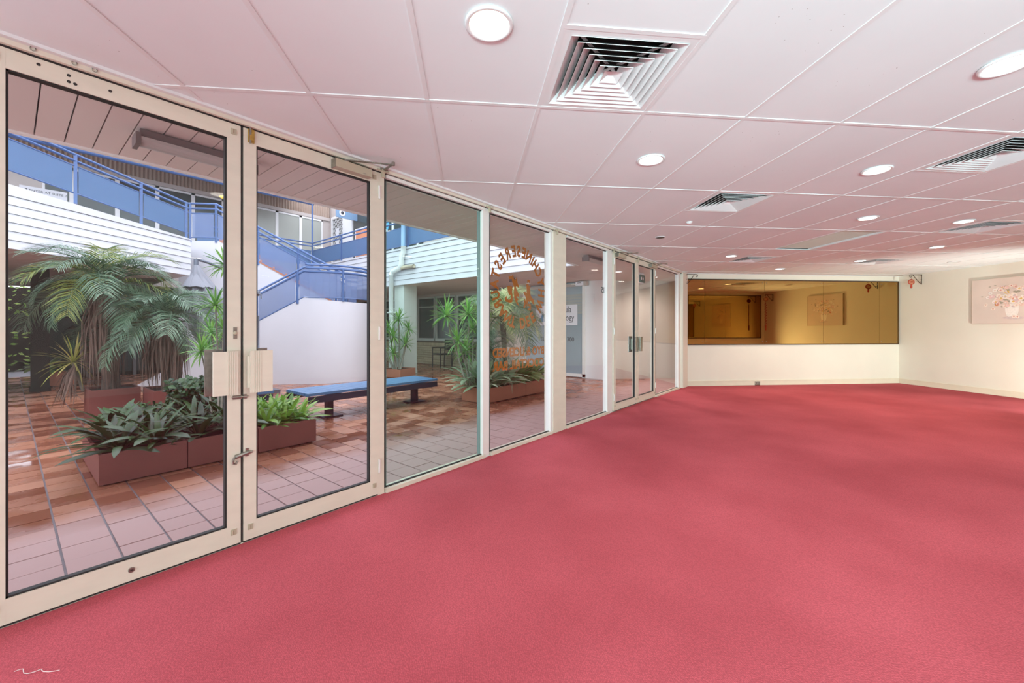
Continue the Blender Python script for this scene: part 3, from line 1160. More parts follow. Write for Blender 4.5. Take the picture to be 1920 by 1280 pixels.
# power outlet in the skirting
ox, oy = ab(6.617, 8.33)
t = thing('power_outlet', 'small metal power outlet set in the far skirting board', 'outlet', (ox, oy, .055), -PI / 4)
MB().box((-.055, -.012, -.035), (.055, .0, .035)).obj('cover_plate', M['steel'], t, world=False)
MB().box((-.058, -.006, -.052), (.058, .0, -.036)).obj('surround', M['mframe'], t, world=False)
for x in (-.025, .025):
    MB().box((x - .008, -.015, -.012), (x + .008, -.012, .012)).obj('socket_slot', M['plastic'], t, world=False)

# painting on the right wall: along a from 5.22 back to 4.09
pa0, pa1, pz0, pz1 = 4.06, 5.215, 1.355, 2.205
px_, pyy = ab((pa0 + pa1) / 2, 11.86)
pt = thing('flower_painting', 'unframed canvas of pale roses in a white vase on the cream wall', 'painting', (px_, pyy, pz0), math.radians(-135))
# local frame: x runs to the viewer's right along the wall, -y out of the wall
W, H = pa1 - pa0, pz1 - pz0
MB().box((-W / 2, -.035, 0), (W / 2, -.001, H)).obj('stretched_canvas', M['canvas'], pt, world=False)
for (x0, x1, z0, z1) in ((-W / 2 - .004, W / 2 + .004, -.004, .0), (-W / 2 - .004, W / 2 + .004, H, H + .004), (-W / 2 - .004, -W / 2, 0, H), (W / 2, W / 2 + .004, 0, H)):
    MB().box((x0, -.038, z0), (x1, -.001, z1)).obj('canvas_edge', M['canvasedge'], pt, world=False)
pal = {'p1': (.80, .55, .46), 'p2': (.62, .26, .22), 'p3': (.88, .72, .62), 'p4': (.88, .80, .74), 'p5': (.70, .25, .10), 'p6': (.72, .48, .14), 'p7': (.40, .34, .26), 'p8': (.66, .52, .50), 'p9': (.80, .52, .52)}
for k, c in pal.items():
    M[k] = mat('oil paint ' + k, c, .6, var=.12, scale=30)


def daub(x, z, r, c, sq=.85, y=-.0362):
    b = MB()
    n = 11
    v = [(x, y - .001, z)]
    for q in range(n):
        rr = r * random.uniform(.82, 1.1)
        v.append((x + rr * math.cos(2 * PI * q / n), y, z + sq * rr * math.sin(2 * PI * q / n)))
    b.add(v, [(0, 1 + q, 1 + (q + 1) % n) for q in range(n)])
    return b


def bouquet():
    rnd = random.Random(5)
    # vase with rounded foot
    vz = H * .30
    b = MB()
    prof = [(.045, .12), (.075, .15), (.095, .22), (.098, .30), (.09, .36)]
    v, f = [], []
    for r, z in prof:
        v += [(.02 - r, -.0363, z), (.02 + r, -.0363, z)]
    f = [(2 * k, 2 * k + 1, 2 * k + 3, 2 * k + 2) for k in range(len(prof) - 1)]
    b.add(v, f)
    b.obj('painted_vase', M['p4'], pt, world=False)
    layers = {k: MB() for k in pal}

    def put(x, z, r, key, y, sq=.85):
        layers[key].add(*(lambda d: (d.v, d.f))(daub(x, z, r, None, sq, y)))
    put(.03, .105, .16, 'p8', -.0361, .18)
    for q in range(44):
        a = rnd.uniform(0, 2 * PI)
        rr = rnd.random() ** .6
        put(.03 + .40 * rr * math.cos(a), .50 + .20 * rr * math.sin(a), rnd.uniform(.02, .035), rnd.choice(['p7', 'p8', 'p7']), -.0364, .6)
    for q in range(46):
        a = rnd.uniform(0, 2 * PI)
        rr = rnd.random() ** .55
        x, z = .03 + .36 * rr * math.cos(a), .49 + .21 * rr * math.sin(a)
        s = .058 * (1 - .45 * rr) * rnd.uniform(.8, 1.2)
        key = rnd.choice(['p1', 'p3', 'p3', 'p4', 'p9', 'p1', 'p3', 'p4', 'p6', 'p4', 'p1', 'p5'])
        y = -.0366 - q * .00003
        put(x, z, s, key, y)
        put(x + s * .1, z - s * .05, s * .45, rnd.choice(['p2', 'p6', 'p1', 'p9', 'p1', 'p8']), y - .0012)
        put(x - s * .2, z + s * .2, s * .25, 'p4', y - .0014)
    for x, z in ((-.36, .36), (.05, .13), (.10, .12), (-.25, .28), (.40, .30)):
        put(x, z, .032, 'p3', -.0385)
        put(x, z, .013, 'p2', -.0395)
    for x, z in ((-.30, .70), (-.22, .72), (.28, .74), (-.42, .52), (.42, .62)):
        put(x, z, .022, 'p7', -.0364, .35)
    for k, b in layers.items():
        if b.v:
            b.obj('painted_flowers', M[k], pt, world=False, kind='stuff')


bouquet()

# wrought iron brackets


def bracket(name, label, loc, rz, L=.27, hgt=.24):
    """scrolled bracket: plate at the wall (local x = 0), arm along +x"""
    t = thing(name, label, 'bracket', loc, rz)
    MB().tube([(0.006, 0, 0), (0.006, 0, -hgt)], .007, 6).obj('wall_plate', M['iron'], t, world=False)
    for z in (-.03, -.12, -.21):
        MB().lathe([(.001, -.012), (.014, 0), (.001, .012)], 8, Matrix.Translation((.008, 0, z)), close=False).obj('plate_knob', M['iron'], t, world=False)
    MB().tube([(0, 0, -.012), (L, 0, -.012)], .007, 6).obj('arm', M['iron'], t, world=False)
    MB().tube([(L - .05, 0, -.016), (.05, 0, -hgt + .01), (.02, 0, -hgt)], .006, 6).obj('strut', M['iron'], t, world=False)
    sc = []
    for k in range(15):
        a = PI / 2 - k * .42
        r = .032 - k * .0014
        sc.append((L + r * math.cos(a) * 1.0, 0, -.044 + r * math.sin(a)))
    MB().tube(sc, .005, 6).obj('scroll', M['iron'], t, world=False)
    sc = []
    for k in range(11):
        a = -PI / 2 + k * .5
        r = .022 - k * .001
        sc.append((.034 + r * math.cos(a), 0, -hgt + .024 + r * math.sin(a)))
    MB().tube(sc, .004, 6).obj('scroll', M['iron'], t, world=False)
    return t


bracket('iron_bracket', 'empty wrought iron bracket in the corner above the dark mirror end', (*ab(6.56, 6.63), 2.455), -PI / 4 + .0, .24, .21)


def lantern(label, loc, rz, tassel=True):
    """red openwork medallion with a gilt face and a short tassel, hung by a cord"""
    t = thing('red_medallion', label, 'ornament', loc, rz)
    m = Matrix.Rotation(PI / 2, 4, 'X')
    ring = []
    for k in range(25):
        a = 2 * PI * k / 24
        ring.append((.068 * math.cos(a), 0, -.095 + .052 * math.sin(a)))
    MB().tube(ring, .011, 8).obj('rim', M['red'], t, smooth=True, world=False)
    d = MB()
    d.lathe([(.001, .006), (.050, .004), (.06, 0), (.001, 0)], 20, Matrix.Translation((0, 0, -.095)) @ Matrix.Diagonal((1.05, 1, .8, 1)) @ m, close=False)
    d.obj('face', M['gold'], t, world=False)
    for k in range(7):
        a = 2 * PI * k / 7
        MB().tube([(.012 * math.cos(a), -.006, -.095 + .010 * math.sin(a)), (.045 * math.cos(a + .5), -.008, -.095 + .034 * math.sin(a + .5))], .006, 6).obj('carved_scroll', M['red'], t, world=False)
    MB().tube([(0, 0, 0), (0, 0, -.045)], .003, 5).obj('cord', M['red'], t, world=False)
    if tassel:
        MB().tube([(0, 0, -.150), (0, 0, -.165), (0, 0, -.215), (0, 0, -.235)], [.004, .016, .018, .012], 8).obj('tassel', M['red'], t, world=False)
    return t


AR = math.radians(135)
bracket('iron_bracket', 'wrought iron bracket high on the cream wall holding the red medallion', (*ab(6.14, 11.842), 2.455), AR, .27, .20)
lx, ly = ab(6.14, 11.856 - .27)
lantern('round red and gilt medallion with short tassel hung near the far right corner', (lx, ly, 2.455 - .075), -PI / 4)
bracket('iron_bracket', 'wrought iron bracket near the rear mirror, seen only in reflection', (*ab(2.66, 11.842), 2.40), AR, .27, .22)
lx, ly = ab(2.66, 11.856 - .27)
lantern('red medallion over a hanging firecracker string, seen only in the mirror', (lx, ly, 2.40 - .075), -PI / 4, False)
fs = thing('firecracker_string', 'long red firecracker string with a tassel, seen only in the mirror', 'ornament', (lx, ly, 2.15))
MB().tube([(0, 0, .03), (0, 0, -.95)], .004, 5).obj('cord', M['red'], fs, world=False)
for k in range(16):
    z = -.05 - k * .042
    s = 1 if k % 2 else -1
    MB().tube([(0, 0, z), (.03 * s, .01, z - .045)], [.012, .009], 6).obj('firecracker', M['red'], fs, world=False)
MB().tube([(0, 0, -.74), (0, 0, -.78), (0, 0, -.94)], [.008, .022, .02], 8).obj('tassel', M['red'], fs, world=False)

# loose white thread on the carpet
th = MB()
pts = []
for k in range(14):
    pts.append((.035 + .008 * math.sin(k * 1.1) + k * .0075, -.405 + .010 * math.sin(k * .9) - k * .0085, .003))
tag(th.tube(pts, .0012, 5).obj('thread', M['thread'], None), 'loose white thread lying on the carpet at the lower left', 'thread')

# ================================================================== COURTYARD GROUND
pv = struct('floor_courtyard', (4, 5, 0))
MB().box((-3, .05, -.08), (13.0, 18, -.007)).obj('mortar_bed', M['mortar'], pv)
P = .2125
cells = []
rt = random.Random(3)
for k in range(-12, 56):
    x0 = .208 + P * k
    off = rt.uniform(-.02, .02) + (P / 2 if (k % 2 and k > 7) else 0)
    for r in range(-1, 66):
        y0 = .06 + off + P * r
        ya, yb = max(y0 + .003, .062), min(y0 + P - .003, 14.0)
        if yb - ya < .03:
            continue
        cells.append((x0 + .0055, x0 + P - .0055, ya, yb))


def vis_key(c):
    x, y = (c[0] + c[1]) / 2 - .022, (c[2] + c[3]) / 2 + 2.757
    dep = x * .775 + y * .632
    lat = x * .632 - y * .775
    if dep < .5 or abs(lat / dep) > 1.27:
        return 1e9
    if .45 < c[0] < 2.1 and 1.85 < c[2] < 3.0:
        return 1e9
    return dep


cells.sort(key=vis_key)
me = MB().box((-.5, -.5, -.012), (.5, .5, 0)).mesh('tile', M['tile'])
for c in cells[:290]:
    o = D.objects.new('tile', me)
    COL.objects.link(o)
    o.parent = pv
    o.matrix_parent_inverse = MATS[pv.name].inverted()
    o.location = ((c[0] + c[1]) / 2, (c[2] + c[3]) / 2, rt.uniform(-.002, .001))
    o.rotation_euler = (rt.uniform(-.004, .004), rt.uniform(-.004, .004), 0)
    o.scale = (c[1] - c[0], c[3] - c[2], 1)
f = MB()
for c in cells[290:]:
    z = rt.uniform(-.002, .001)
    f.add([(c[0], c[2], z), (c[1], c[2], z), (c[1], c[3], z), (c[0], c[3], z), (c[0], c[2], -.01), (c[1], c[2], -.01), (c[1], c[3], -.01), (c[0], c[3], -.01)],
          [(0, 1, 2, 3), (0, 4, 5, 1), (1, 5, 6, 2), (2, 6, 7, 3), (3, 7, 4, 0)])
f.obj('tile_field', M['tiles'], pv, kind='stuff')

# ================================================================== EAVE SOFFIT OVER THE FOOTPATH
so = struct('ceiling_eave', (4.5, .6, CZ))
nb = 92
for k in range(-6, nb):
    x0 = -.005 + k * .1285
    if x0 > 11.3:
        break
    y1 = 1.205 if x0 < 6.85 else 2.3
    MB().add([(x0 + .003, .056, CZ + .002), (x0 + .1255, .056, CZ + .002), (x0 + .1255, y1, CZ + .002), (x0 + .004, y1, CZ + .002),
              (x0 + .003, .056, CZ + .02), (x0 + .1255, .056, CZ + .02), (x0 + .1255, y1, CZ + .02), (x0 + .004, y1, CZ + .02),
              ], [(0, 3, 2, 1), (4, 5, 6, 7), (0, 1, 5, 4), (1, 2, 6, 5), (2, 3, 7, 6), (3, 0, 4, 7)]).obj('soffit_board', M['soffit'], so)
MB().box((-4.7, .05, CZ + .02), (6.9, 1.195, CZ + .10)).obj('eave_backing', M['dark'], so)
MB().box((-4.7, 1.205, CZ - .012), (6.88, 1.24, CZ + .40)).obj('eave_gutter', M['framew'], so)


def batten(label, x0, x1, y, z, m1='tube'):
    t = thing('batten_light', label, 'strip light', ((x0 + x1) / 2, y, z))
    MB().box((x0 + .01, y - .045, z), (x1 - .01, y + .045, z + .05)).obj('fitting_base', M['tubebase'], t)
    b = MB()
    prof = [(y + .062 * math.cos(a), z - .045 * math.sin(a)) for a in [PI * k / 8 for k in range(9)]]
    v = [(x0, p, q) for p, q in prof] + [(x1, p, q) for p, q in prof]
    n = len(prof)
    b.add(v, [(k, k + 1, n + k + 1, n + k) for k in range(n - 1)] + [tuple(range(n))[::-1], tuple(range(n, 2 * n))])
    b.obj('diffuser', M[m1], t, smooth=False)
    for x in (x0, x1):
        MB().box((x - .012, y - .064, z - .05), (x + .012, y + .064, z + .02)).obj('end_cap', M['tubebase'], t)
    return t


batten('dusty strip light on the brown eave above the double doors', .515, 1.15, .60, CZ - .055)
batten('dusty strip light on the eave outside the far fixed window', 6.0, 6.95, .56, CZ - .055)

# ================================================================== RIGHT GALLERY (runs away from the glazing at x = 6.9)
GX, ZB, ZF = 6.9, 2.478, 3.46
ga = struct('wall_right_gallery', (GX, 6.5, 2.5))
MB().box((GX + .022, 1.25, ZB + .03), (9.7, 14.3, ZF - .06)).obj('gallery_slab', M['gap'], ga)
for k in range(7):
    z = ZB + k * .137
    MB().add([(GX - .012, 1.24, z), (GX + .03, 1.24, z), (GX + .03, 12.2, z), (GX - .012, 12.2, z), (GX + .004, 1.24, z + .131), (GX + .03, 1.24, z + .131), (GX + .03, 12.2, z + .131), (GX + .004, 12.2, z + .131)],
             [(3, 2, 1, 0), (4, 5, 6, 7), (0, 1, 5, 4), (1, 2, 6, 5), (2, 3, 7, 6), (3, 0, 4, 7)]).obj('weatherboard', M['board'], ga)
MB().box((GX - .02, 1.24, ZF - .02), (GX + .35, 12.2, ZF + .03)).obj('gallery_coping', M['board'], ga)
# ceiling of the covered passage
for k in range(22):
    x0 = GX + .03 + k * .2
    if x0 > 12:
        break
    MB().box((x0, 1.25 if x0 < 9.4 else 0.1, ZB), (x0 + .197, 14.3, ZB + .02)).obj('soffit_board', M['passceil'], ga)
MB().box((6.9, .05, CZ + .02), (14, 14.3, CZ + .1)).obj('passage_slab', M['dark'], ga)
# columns
for y in (6.8, 11.4):
    t = struct('trim_9' if y < 7 else 'trim_10', (7.15, y, 0))
    MB().box((6.98, y, 0), (7.42, y + .44, ZB)).obj('column_shaft', M['column'], t)
    MB().box((6.97, y - .01, 0), (7.43, y + .45, .09)).obj('column_base', M['column'], t)

# downpipe at the gallery face
dp = thing('downpipe', 'white downpipe with a double elbow beside the gallery column', 'downpipe', (6.82, 7.1, 0))
MB().tube([(6.80, 6.58, 4.6), (6.80, 6.58, 3.45)], .062, 10).obj('blue_riser', M['bluegrey'], dp, smooth=True, label='blue painted upper length of pipe')
MB().tube([(6.80, 6.58, 3.50), (6.80, 6.58, 3.33), (6.80, 6.66, 3.24), (6.80, 6.66, 3.02), (6.80, 6.74, 2.93), (6.80, 7.06, 2.86), (6.80, 7.14, 2.78)], .07, 10).obj('elbow', M['pipe'], dp, smooth=True)
MB().tube([(6.80, 7.14, 2.82), (6.80, 7.14, .0)], .068, 10).obj('shaft', M['pipe'], dp, smooth=True)
for z in (.6, 1.7):
    MB().box((6.72, 7.05, z), (6.98, 7.23, z + .03)).obj('pipe_clip', M['pipe'], dp)
t = thing('bulkhead_light', 'long pale bulkhead light on the white boards beside the downpipe', 'wall light', (6.85, 6.5, 2.93))
MB().box((6.86, 6.18, 2.88), (6.89, 6.84, 2.97)).obj('back_plate', M['tubebase'], t)
MB().tube([(6.83, 6.16, 2.93), (6.83, 6.86, 2.93)], .052, 10).obj('lens_tube', M['beige'], t, smooth=True)


def railing(name, label, path, panel_lo, panel_hi, rails, posts, pm, post_lo, group=None, owner=None):
    """path: list of (x, y, z) floor points; heights relative to it"""
    p0 = Vector(path[0])
    t = thing(name, None if owner else label, 'railing', tuple(p0), 0, group)
    if owner:
        t.parent = owner
        t.matrix_parent_inverse = MATS[owner.name].inverted()
    P3 = [Vector(p) for p in path]
    for k, h in enumerate(rails):
        MB().tube([p + Vector((0, 0, h)) for p in P3], .024, 8).obj('hand_rail', M['blue'], t, smooth=True)
    for h in (panel_lo, panel_hi):
        MB().tube([p + Vector((0, 0, h)) for p in P3], .014, 6).obj('panel_rail', M['blue'], t)
    # arc length sampling for posts
    ls = [0]
    for a, b in zip(P3, P3[1:]):
        ls.append(ls[-1] + (b - a).length)

    def at(s):
        for i in range(len(P3) - 1):
            if s <= ls[i + 1] + 1e-6:
                u = (s - ls[i]) / max(1e-6, ls[i + 1] - ls[i])
                return P3[i].lerp(P3[i + 1], u)
        return P3[-1]
    for s in posts:
        p = at(s)
        MB().box((p.x - .022, p.y - .022, p.z + post_lo), (p.x + .022, p.y + .022, p.z + rails[0])).obj('post', M['blue'], t)
    # panels between posts and path corners
    st = sorted(set([0] + list(posts) + [ls[-1]]))
    for a, b in zip(st, st[1:]):
        if b - a < .2:
            continue
        ss = [a + .05] + [l for l in ls if a + .07 < l < b - .07] + [b - .05]
        pb = MB()
        for u, w in zip(ss, ss[1:]):
            q, r = at(u), at(w)
            d = (r - q)
            nrm = Vector((-d.y, d.x, 0)).normalized() * .006
            c = [q + nrm, r + nrm, r - nrm, q - nrm]
            v = [k + Vector((0, 0, panel_lo + .015)) for k in c] + [k + Vector((0, 0, panel_hi - .01)) for k in c]
            pb.add(v, [(3, 2, 1, 0), (4, 5, 6, 7), (0, 1, 5, 4), (1, 2, 6, 5), (2, 3, 7, 6), (3, 0, 4, 7)])
        pb.obj('infill_panel', M[pm], t)
    return t


RX_ = GX + .03
railing('gallery_railing', 'blue panelled railing of the right upper gallery, above the white boards',
        [(RX_, 12.15, ZF), (RX_, 1.4, ZF)], .10, .60, (.88, .77), (0.02, 2.05, 4.05, 5.6, 7.6, 9.6), 'bluepanel', 0)
railing('gallery_railing', 'short blue railing of the back upper gallery, behind the stair',
        [(RX_, 12.15, ZF), (5.0, 12.15, ZF), (3.5, 12.15, ZF)], .10, .60, (.88, .77), (2.0,), 'bluepanel', 0)
# eave post of the upper roof
t = thing('roof_post', 'slender blue post rising from the gallery corner to the upper roof', 'post', (RX_, 12.15, ZF))
MB().tube([(RX_, 12.15, ZF + .02), (RX_, 12.15, 5.76)], .030, 8).obj('post_shaft', M['blue'], t)
MB().box((RX_ - .06, 12.09, ZF), (RX_ + .06, 12.21, ZF + .02)).obj('foot_plate', M['blue'], t)
t = thing('roof_post', 'blue post by the orange poster on the right upper gallery', 'post', (RX_, 8.7, ZF))
MB().tube([(RX_, 8.3, ZF + .05), (RX_, 8.3, 5.7)], .035, 8).obj('post_shaft', M['blue'], t)
MB().box((RX_ - .06, 8.24, ZF), (RX_ + .06, 8.36, ZF + .05)).obj('foot_plate', M['blue'], t)
# upper roof eave beam
ro = struct('trim_11', (3, 12.2, 5.8))
MB().tube([(-2.5, 12.2, 5.735), (7.0, 12.2, 5.795)], .075, 8).obj('eave_pipe', M['blue'], ro, smooth=True)
MB().box((-2.5, 12.16, 5.82), (7.05, 12.26, 5.93)).obj('eave_fascia', M['white'], ro)
MB().add([(-2.5, 12.24, 5.88), (7.0, 12.24, 5.88), (7.0, 14.6, 6.72), (-2.5, 14.6, 6.72), (-2.5, 12.24, 5.94), (7.0, 12.24, 5.94), (7.0, 14.6, 6.78), (-2.5, 14.6, 6.78)],
         [(3, 2, 1, 0), (4, 5, 6, 7), (0, 1, 5, 4), (1, 2, 6, 5), (2, 3, 7, 6), (3, 0, 4, 7)]).obj('roof_sheet', M['corr'], ro)

# ---------------------------------------------------------------- upper back wall
BY = 14.2
bw = struct('wall_upper_back', (3, BY, ZF))
MB().box((-2.5, BY, 2.4), (8.62, BY + .15, 6.5)).obj('wall_face', M['upwall'], bw)
c = MB()
n = 110
for k in range(n):
    x0 = -2.4 + 11.0 * k / n
    c.add([(x0, BY - .02, 5.93), (x0 + .05, BY - .06, 5.93), (x0 + .1, BY - .02, 5.93), (x0, BY - .02, 6.5), (x0 + .05, BY - .06, 6.5), (x0 + .1, BY - .02, 6.5)], [(0, 1, 4, 3), (1, 2, 5, 4)])
c.obj('corrugated_strip', M['corr'], bw, kind='stuff')
MB().box((-2.4, BY - .05, 5.80), (8.6, BY - .01, 5.93)).obj('head_board', M['upwall'], bw)
edges = [.6, 1.15, 2.08, 3.0, 3.92, 4.78, 5.68, 6.52, 7.40, 8.28]
for k in range(len(edges) - 1):
    x0, x1 = edges[k], edges[k + 1]
    wnm = struct('window_%d' % (10 + k), ((x0 + x1) / 2, BY - .03, ZF))
    MB().box((x0 + .05, BY - .03, ZF + .05), (x1 - .05, BY - .015, 5.72)).obj('pane', M['glassd'] if k < 5 else M['blind'], wnm)
    b = MB()
    b.box((x0, BY - .05, ZF), (x0 + .05, BY, 5.78))
    b.box((x1 - .05, BY - .05, ZF), (x1, BY, 5.78))
    b.box((x0, BY - .05, 5.72), (x1, BY, 5.78))
    b.box((x0, BY - .05, ZF), (x1, BY, ZF + .06))
    b.obj('window_frame', M['white'], wnm)
t = thing('round_sign_lamp', 'yellow oval lit lamp under the upper eave', 'lamp', (4.6, 13.2, 5.62))
MB().lathe([(.001, -.05), (.16, -.035), (.21, 0), (.16, .03), (.001, .04)], 20, close=False).obj('shade', M['ylamp'], t, world=False, smooth=True)
MB().tube([(0, 0, .03), (0, 0, .62)], .01, 6).obj('stem', M['plastic'], t, world=False)
# lettering on the upper shop window
t = thing('window_sign', 'white paper sign with black lettering low in the upper window', 'sign', (.62, BY - .07, 4.86))
MB().box((.20, BY - .075, 4.74), (1.06, BY - .065, 5.06)).obj('sign_board', M['signwhite'], t)
text('\u25C4 ENTER AT SUITE 2', .085, (.66, BY - .078, 4.955), (PI / 2, 0, 0), 'ink', t)

# ---------------------------------------------------------------- upper right wing wall
UX = 8.62
uw = struct('wall_upper_right', (UX, 8, ZF))
MB().box((UX, 1.3, 3.4), (UX + .15, BY, 6.5)).obj('wall_face', M['upwall'], uw)
sd = struct('door_5', (UX, 13.4, ZF))
ya, yb = 12.98, 14.0
b = MB()
b.box((UX - .05, ya, ZF), (UX, ya + .10, 5.92))
b.box((UX - .05, yb - .10, ZF), (UX, yb, 5.92))
b.box((UX - .05, ya + .1, 5.82), (UX, yb - .1, 5.92))
b.box((UX - .05, ya + .1, ZF), (UX, yb - .1, ZF + .12))
b.obj('door_frame', M['white'], sd)
MB().box((UX - .012, ya + .1, ZF + .1), (UX - .006, yb - .1, 5.82)).obj('dark_backing', M['dark'], sd)
g = MB()
y0, y1, z0, z1 = ya + .1, yb - .1, ZF + .12, 5.82
st_ = .11
k = 0
for s in (1, -1):
    q = -3.0
    while q < 3.5:
        # z = z0 + s*2*(y-y0) + q
        pts = []
        ys = [y0, y1]
        p = [(yy, z0 + s * 1.6 * (yy - y0) + q) for yy in ys]
        # clip to z range
        (ya_, za_), (yb_, zb_) = p
        if max(za_, zb_) > z0 and min(za_, zb_) < z1:
            def cut(zc):
                u = (zc - za_) / (zb_ - za_)
                return (ya_ + (yb_ - ya_) * u, zc)
            e0, e1 = (ya_, za_), (yb_, zb_)
            if e0[1] < z0: e0 = cut(z0)
            if e0[1] > z1: e0 = cut(z1)
            if e1[1] < z0: e1 = cut(z0)
            if e1[1] > z1: e1 = cut(z1)
            g.bar((UX - .03, e0[0], e0[1]), (UX - .03, e1[0], e1[1]), .008, .016)
        q += st_ * 1.6
g.obj('diamond_grille', M['white'], sd, kind='stuff')
for z, h in ((5.05, .36), (4.42, .5)):
    MB().box((UX - .045, 13.36, z), (UX - .038, 13.64, z + h)).obj('paper_notice', M['signwhite'], sd)
MB().box((UX - .06, 12.35, ZF), (UX, 12.96, 6.0)).obj('white_panel', M['white'], uw)
b = MB().box((UX - .02, 8.0, ZF + .1), (UX - .01, 12.3, 5.9)).obj('shop_glass', M['glassd'], uw)
for y in (11.0, 9.6, 8.2):
    MB().box((UX - .06, y, ZF), (UX, y + .08, 5.9)).obj('shop_mullion', M['white'], uw)
ps = thing('poster', 'orange poster with white border behind the upper gallery railing', 'poster', (UX - .03, 11.6, 4.2))
MB().box((UX - .034, 11.15, 4.0), (UX - .024, 12.15, 5.15)).obj('poster_border', M['signwhite'], ps)
MB().box((UX - .040, 11.22, 4.06), (UX - .034, 12.08, 5.08)).obj('poster_print', M['signor'], ps)
hs = thing('hanging_sign', 'blue grey sign board under the upper gallery roof', 'sign', (8.0, 12.0, 5.7))
MB().box((7.75, 12.0, 5.45), (8.62, 12.05, 5.80)).obj('sign_board', M['bluegrey'], hs)
MB().lathe([(.001, .012), (.11, .010), (.12, 0)], 18, Matrix.Translation((7.98, 11.99, 5.63)) @ Matrix.Rotation(PI / 2, 4, 'X'), close=False).obj('round_logo', M['signwhite'], hs)
MB().lathe([(.001, .016), (.06, .014), (.065, .01)], 18, Matrix.Translation((7.98, 11.99, 5.63)) @ Matrix.Rotation(PI / 2, 4, 'X'), close=False).obj('logo_centre', M['ink'], hs)
cs = thing('window_sticker', 'large cyan drop shaped sticker with a white ring on the upper shop glass', 'sticker', (UX - .03, 10.2, 5.0))
drop = []
for k in range(24):
    a = 2 * PI * k / 24
    r = .36
    drop.append((10.25 + r * math.cos(a), 5.02 + r * math.sin(a) + (.42 if 5 <= k <= 7 else 0)))
b = MB()
n = len(drop)
b.add([(UX - .030, y, z) for y, z in drop] + [(UX - .022, y, z) for y, z in drop], [tuple(range(n)), tuple(range(n, 2 * n))[::-1]])
b.obj('drop_shape', M['signcyan'], cs)
MB().lathe([(.001, .006), (.2, .006), (.21, 0)], 20, Matrix.Translation((UX - .031, 10.25, 5.02)) @ Matrix.Rotation(-PI / 2, 4, 'Y'), close=False).obj('white_ring', M['signwhite'], cs)
MB().lathe([(.001, .009), (.1, .009), (.11, 0)], 20, Matrix.Translation((UX - .031, 10.25, 5.02)) @ Matrix.Rotation(-PI / 2, 4, 'Y'), close=False).obj('ring_centre', M['bluegrey'], cs)

# ---------------------------------------------------------------- left gallery with sloping rail
FA, FB = Vector((-2.6, 5.29)), Vector((2.63, 8.833))
fd = (FB - FA).normalized()
fn = Vector((fd.y, -fd.x))          # towards the courtyard
lg = struct('wall_left_gallery', (0, 7, 2.5))
MB().prism([(-2.6, 5.29), (2.60, 8.83), (2.60, 14.2), (-2.6, 14.2)], ZB + .03, 3.27).obj('gallery_slab', M['gap'], lg)


def fpt(s, o, z):
    p = FA + fd * s + fn * o
    return (p.x, p.y, z)


LF = (FB - FA).length
for k in range(6):
    z = 2.470 + k * .1333
    v = [fpt(0, .034, z), fpt(LF, .034, z), fpt(LF, 0, z), fpt(0, 0, z), fpt(0, .018, z + .127), fpt(LF, .018, z + .127), fpt(LF, 0, z + .127), fpt(0, 0, z + .127)]
    MB().add(v, [(0, 3, 2, 1), (4, 5, 6, 7), (0, 1, 5, 4), (1, 2, 6, 5), (2, 3, 7, 6), (3, 0, 4, 7)]).obj('weatherboard', M['board'], lg)
za, zb = 3.43 + .045 * 3.2, 3.30
v = [fpt(0, .036, 3.272), fpt(LF, .036, 3.272), fpt(LF, -.1, 3.272), fpt(0, -.1, 3.272), fpt(0, .036, za), fpt(LF, .036, zb), fpt(LF, -.1, zb), fpt(0, -.1, za)]
MB().add(v, [(0, 3, 2, 1), (4, 5, 6, 7), (0, 1, 5, 4), (1, 2, 6, 5), (2, 3, 7, 6), (3, 0, 4, 7)]).obj('tapered_coping', M['board'], lg)
for k in range(26):
    # soffit boards run square to the fascia
    s0 = k * .26
    if s0 > LF + 2:
        break
    q = [FA + fd * s0 - fn * .01, FA + fd * (s0 + .25) - fn * .01, FA + fd * (s0 + .25) - fn * 6.5, FA + fd * s0 - fn * 6.5]
    q = clip([(p.x, p.y) for p in q], 0, 1, 14.1)
    q = clip(q, 1, 0, 2.58) if len(q) > 2 else q
    if len(q) > 2:
        MB().prism(q, ZB, ZB + .02).obj('soffit_board', M['soffit'], lg)
zr = lambda s: 3.46 + (LF - s) * .0755
pts = [fpt(s, -.02, zr(s) - .06) for s in (0, LF * .5, LF)]
s_at = lambda tt: tt + (Vector((.02, 7.063)) - FA).length
railing('gallery_railing', 'blue railing with solid panels sloping along the left gallery, over the white boards',
        pts, .03, .50, (.70, .59), (s_at(-1.2), s_at(.913), s_at(2.067), s_at(3.1)), 'bluepanel', -.15)

# ---------------------------------------------------------------- walls under the left gallery, dark shopfront
lw = struct('wall_left_shop', (1.5, 12.6, 0))
MB().box((.42, 12.6, 0), (4.2, 12.75, ZB)).obj('wall_face', M['dark'], lw)  # arcade shade put into the wall colour
MB().box((-2.6, 12.6, 0), (-.45, 12.75, ZB)).obj('wall_face', M['dark'], lw)  # added wall part out of view, keeps sky light from the arcade
MB().box((-2.78, 5.2, 0), (-2.62, 14.3, 3.2)).obj('arcade_light_block', M['upwall'], lw)  # unseen wall added to block sky light and darken the arcade
for x in (.42, 1.3, 2.2, 3.1):
    MB().box((x, 12.54, 0), (x + .07, 12.6, ZB)).obj('shop_mullion', M['gap'], lw)
for k, x in enumerate((.5, 1.38, 2.28)):
    MB().box((x, 12.57, .1), (x + .8, 12.58, 2.3)).obj('shop_glass', M['glassd'], lw)
t = struct('trim_12', (.25, 9.9, 0))
MB().box((.30, 9.8, 0), (.55, 10.05, ZB)).obj('column_shaft', M['dark'], t)  # near-black colour stands in for the arcade shade
MB().box((.28, 9.78, 0), (.57, 10.07, .08)).obj('column_base', M['dark'], t)
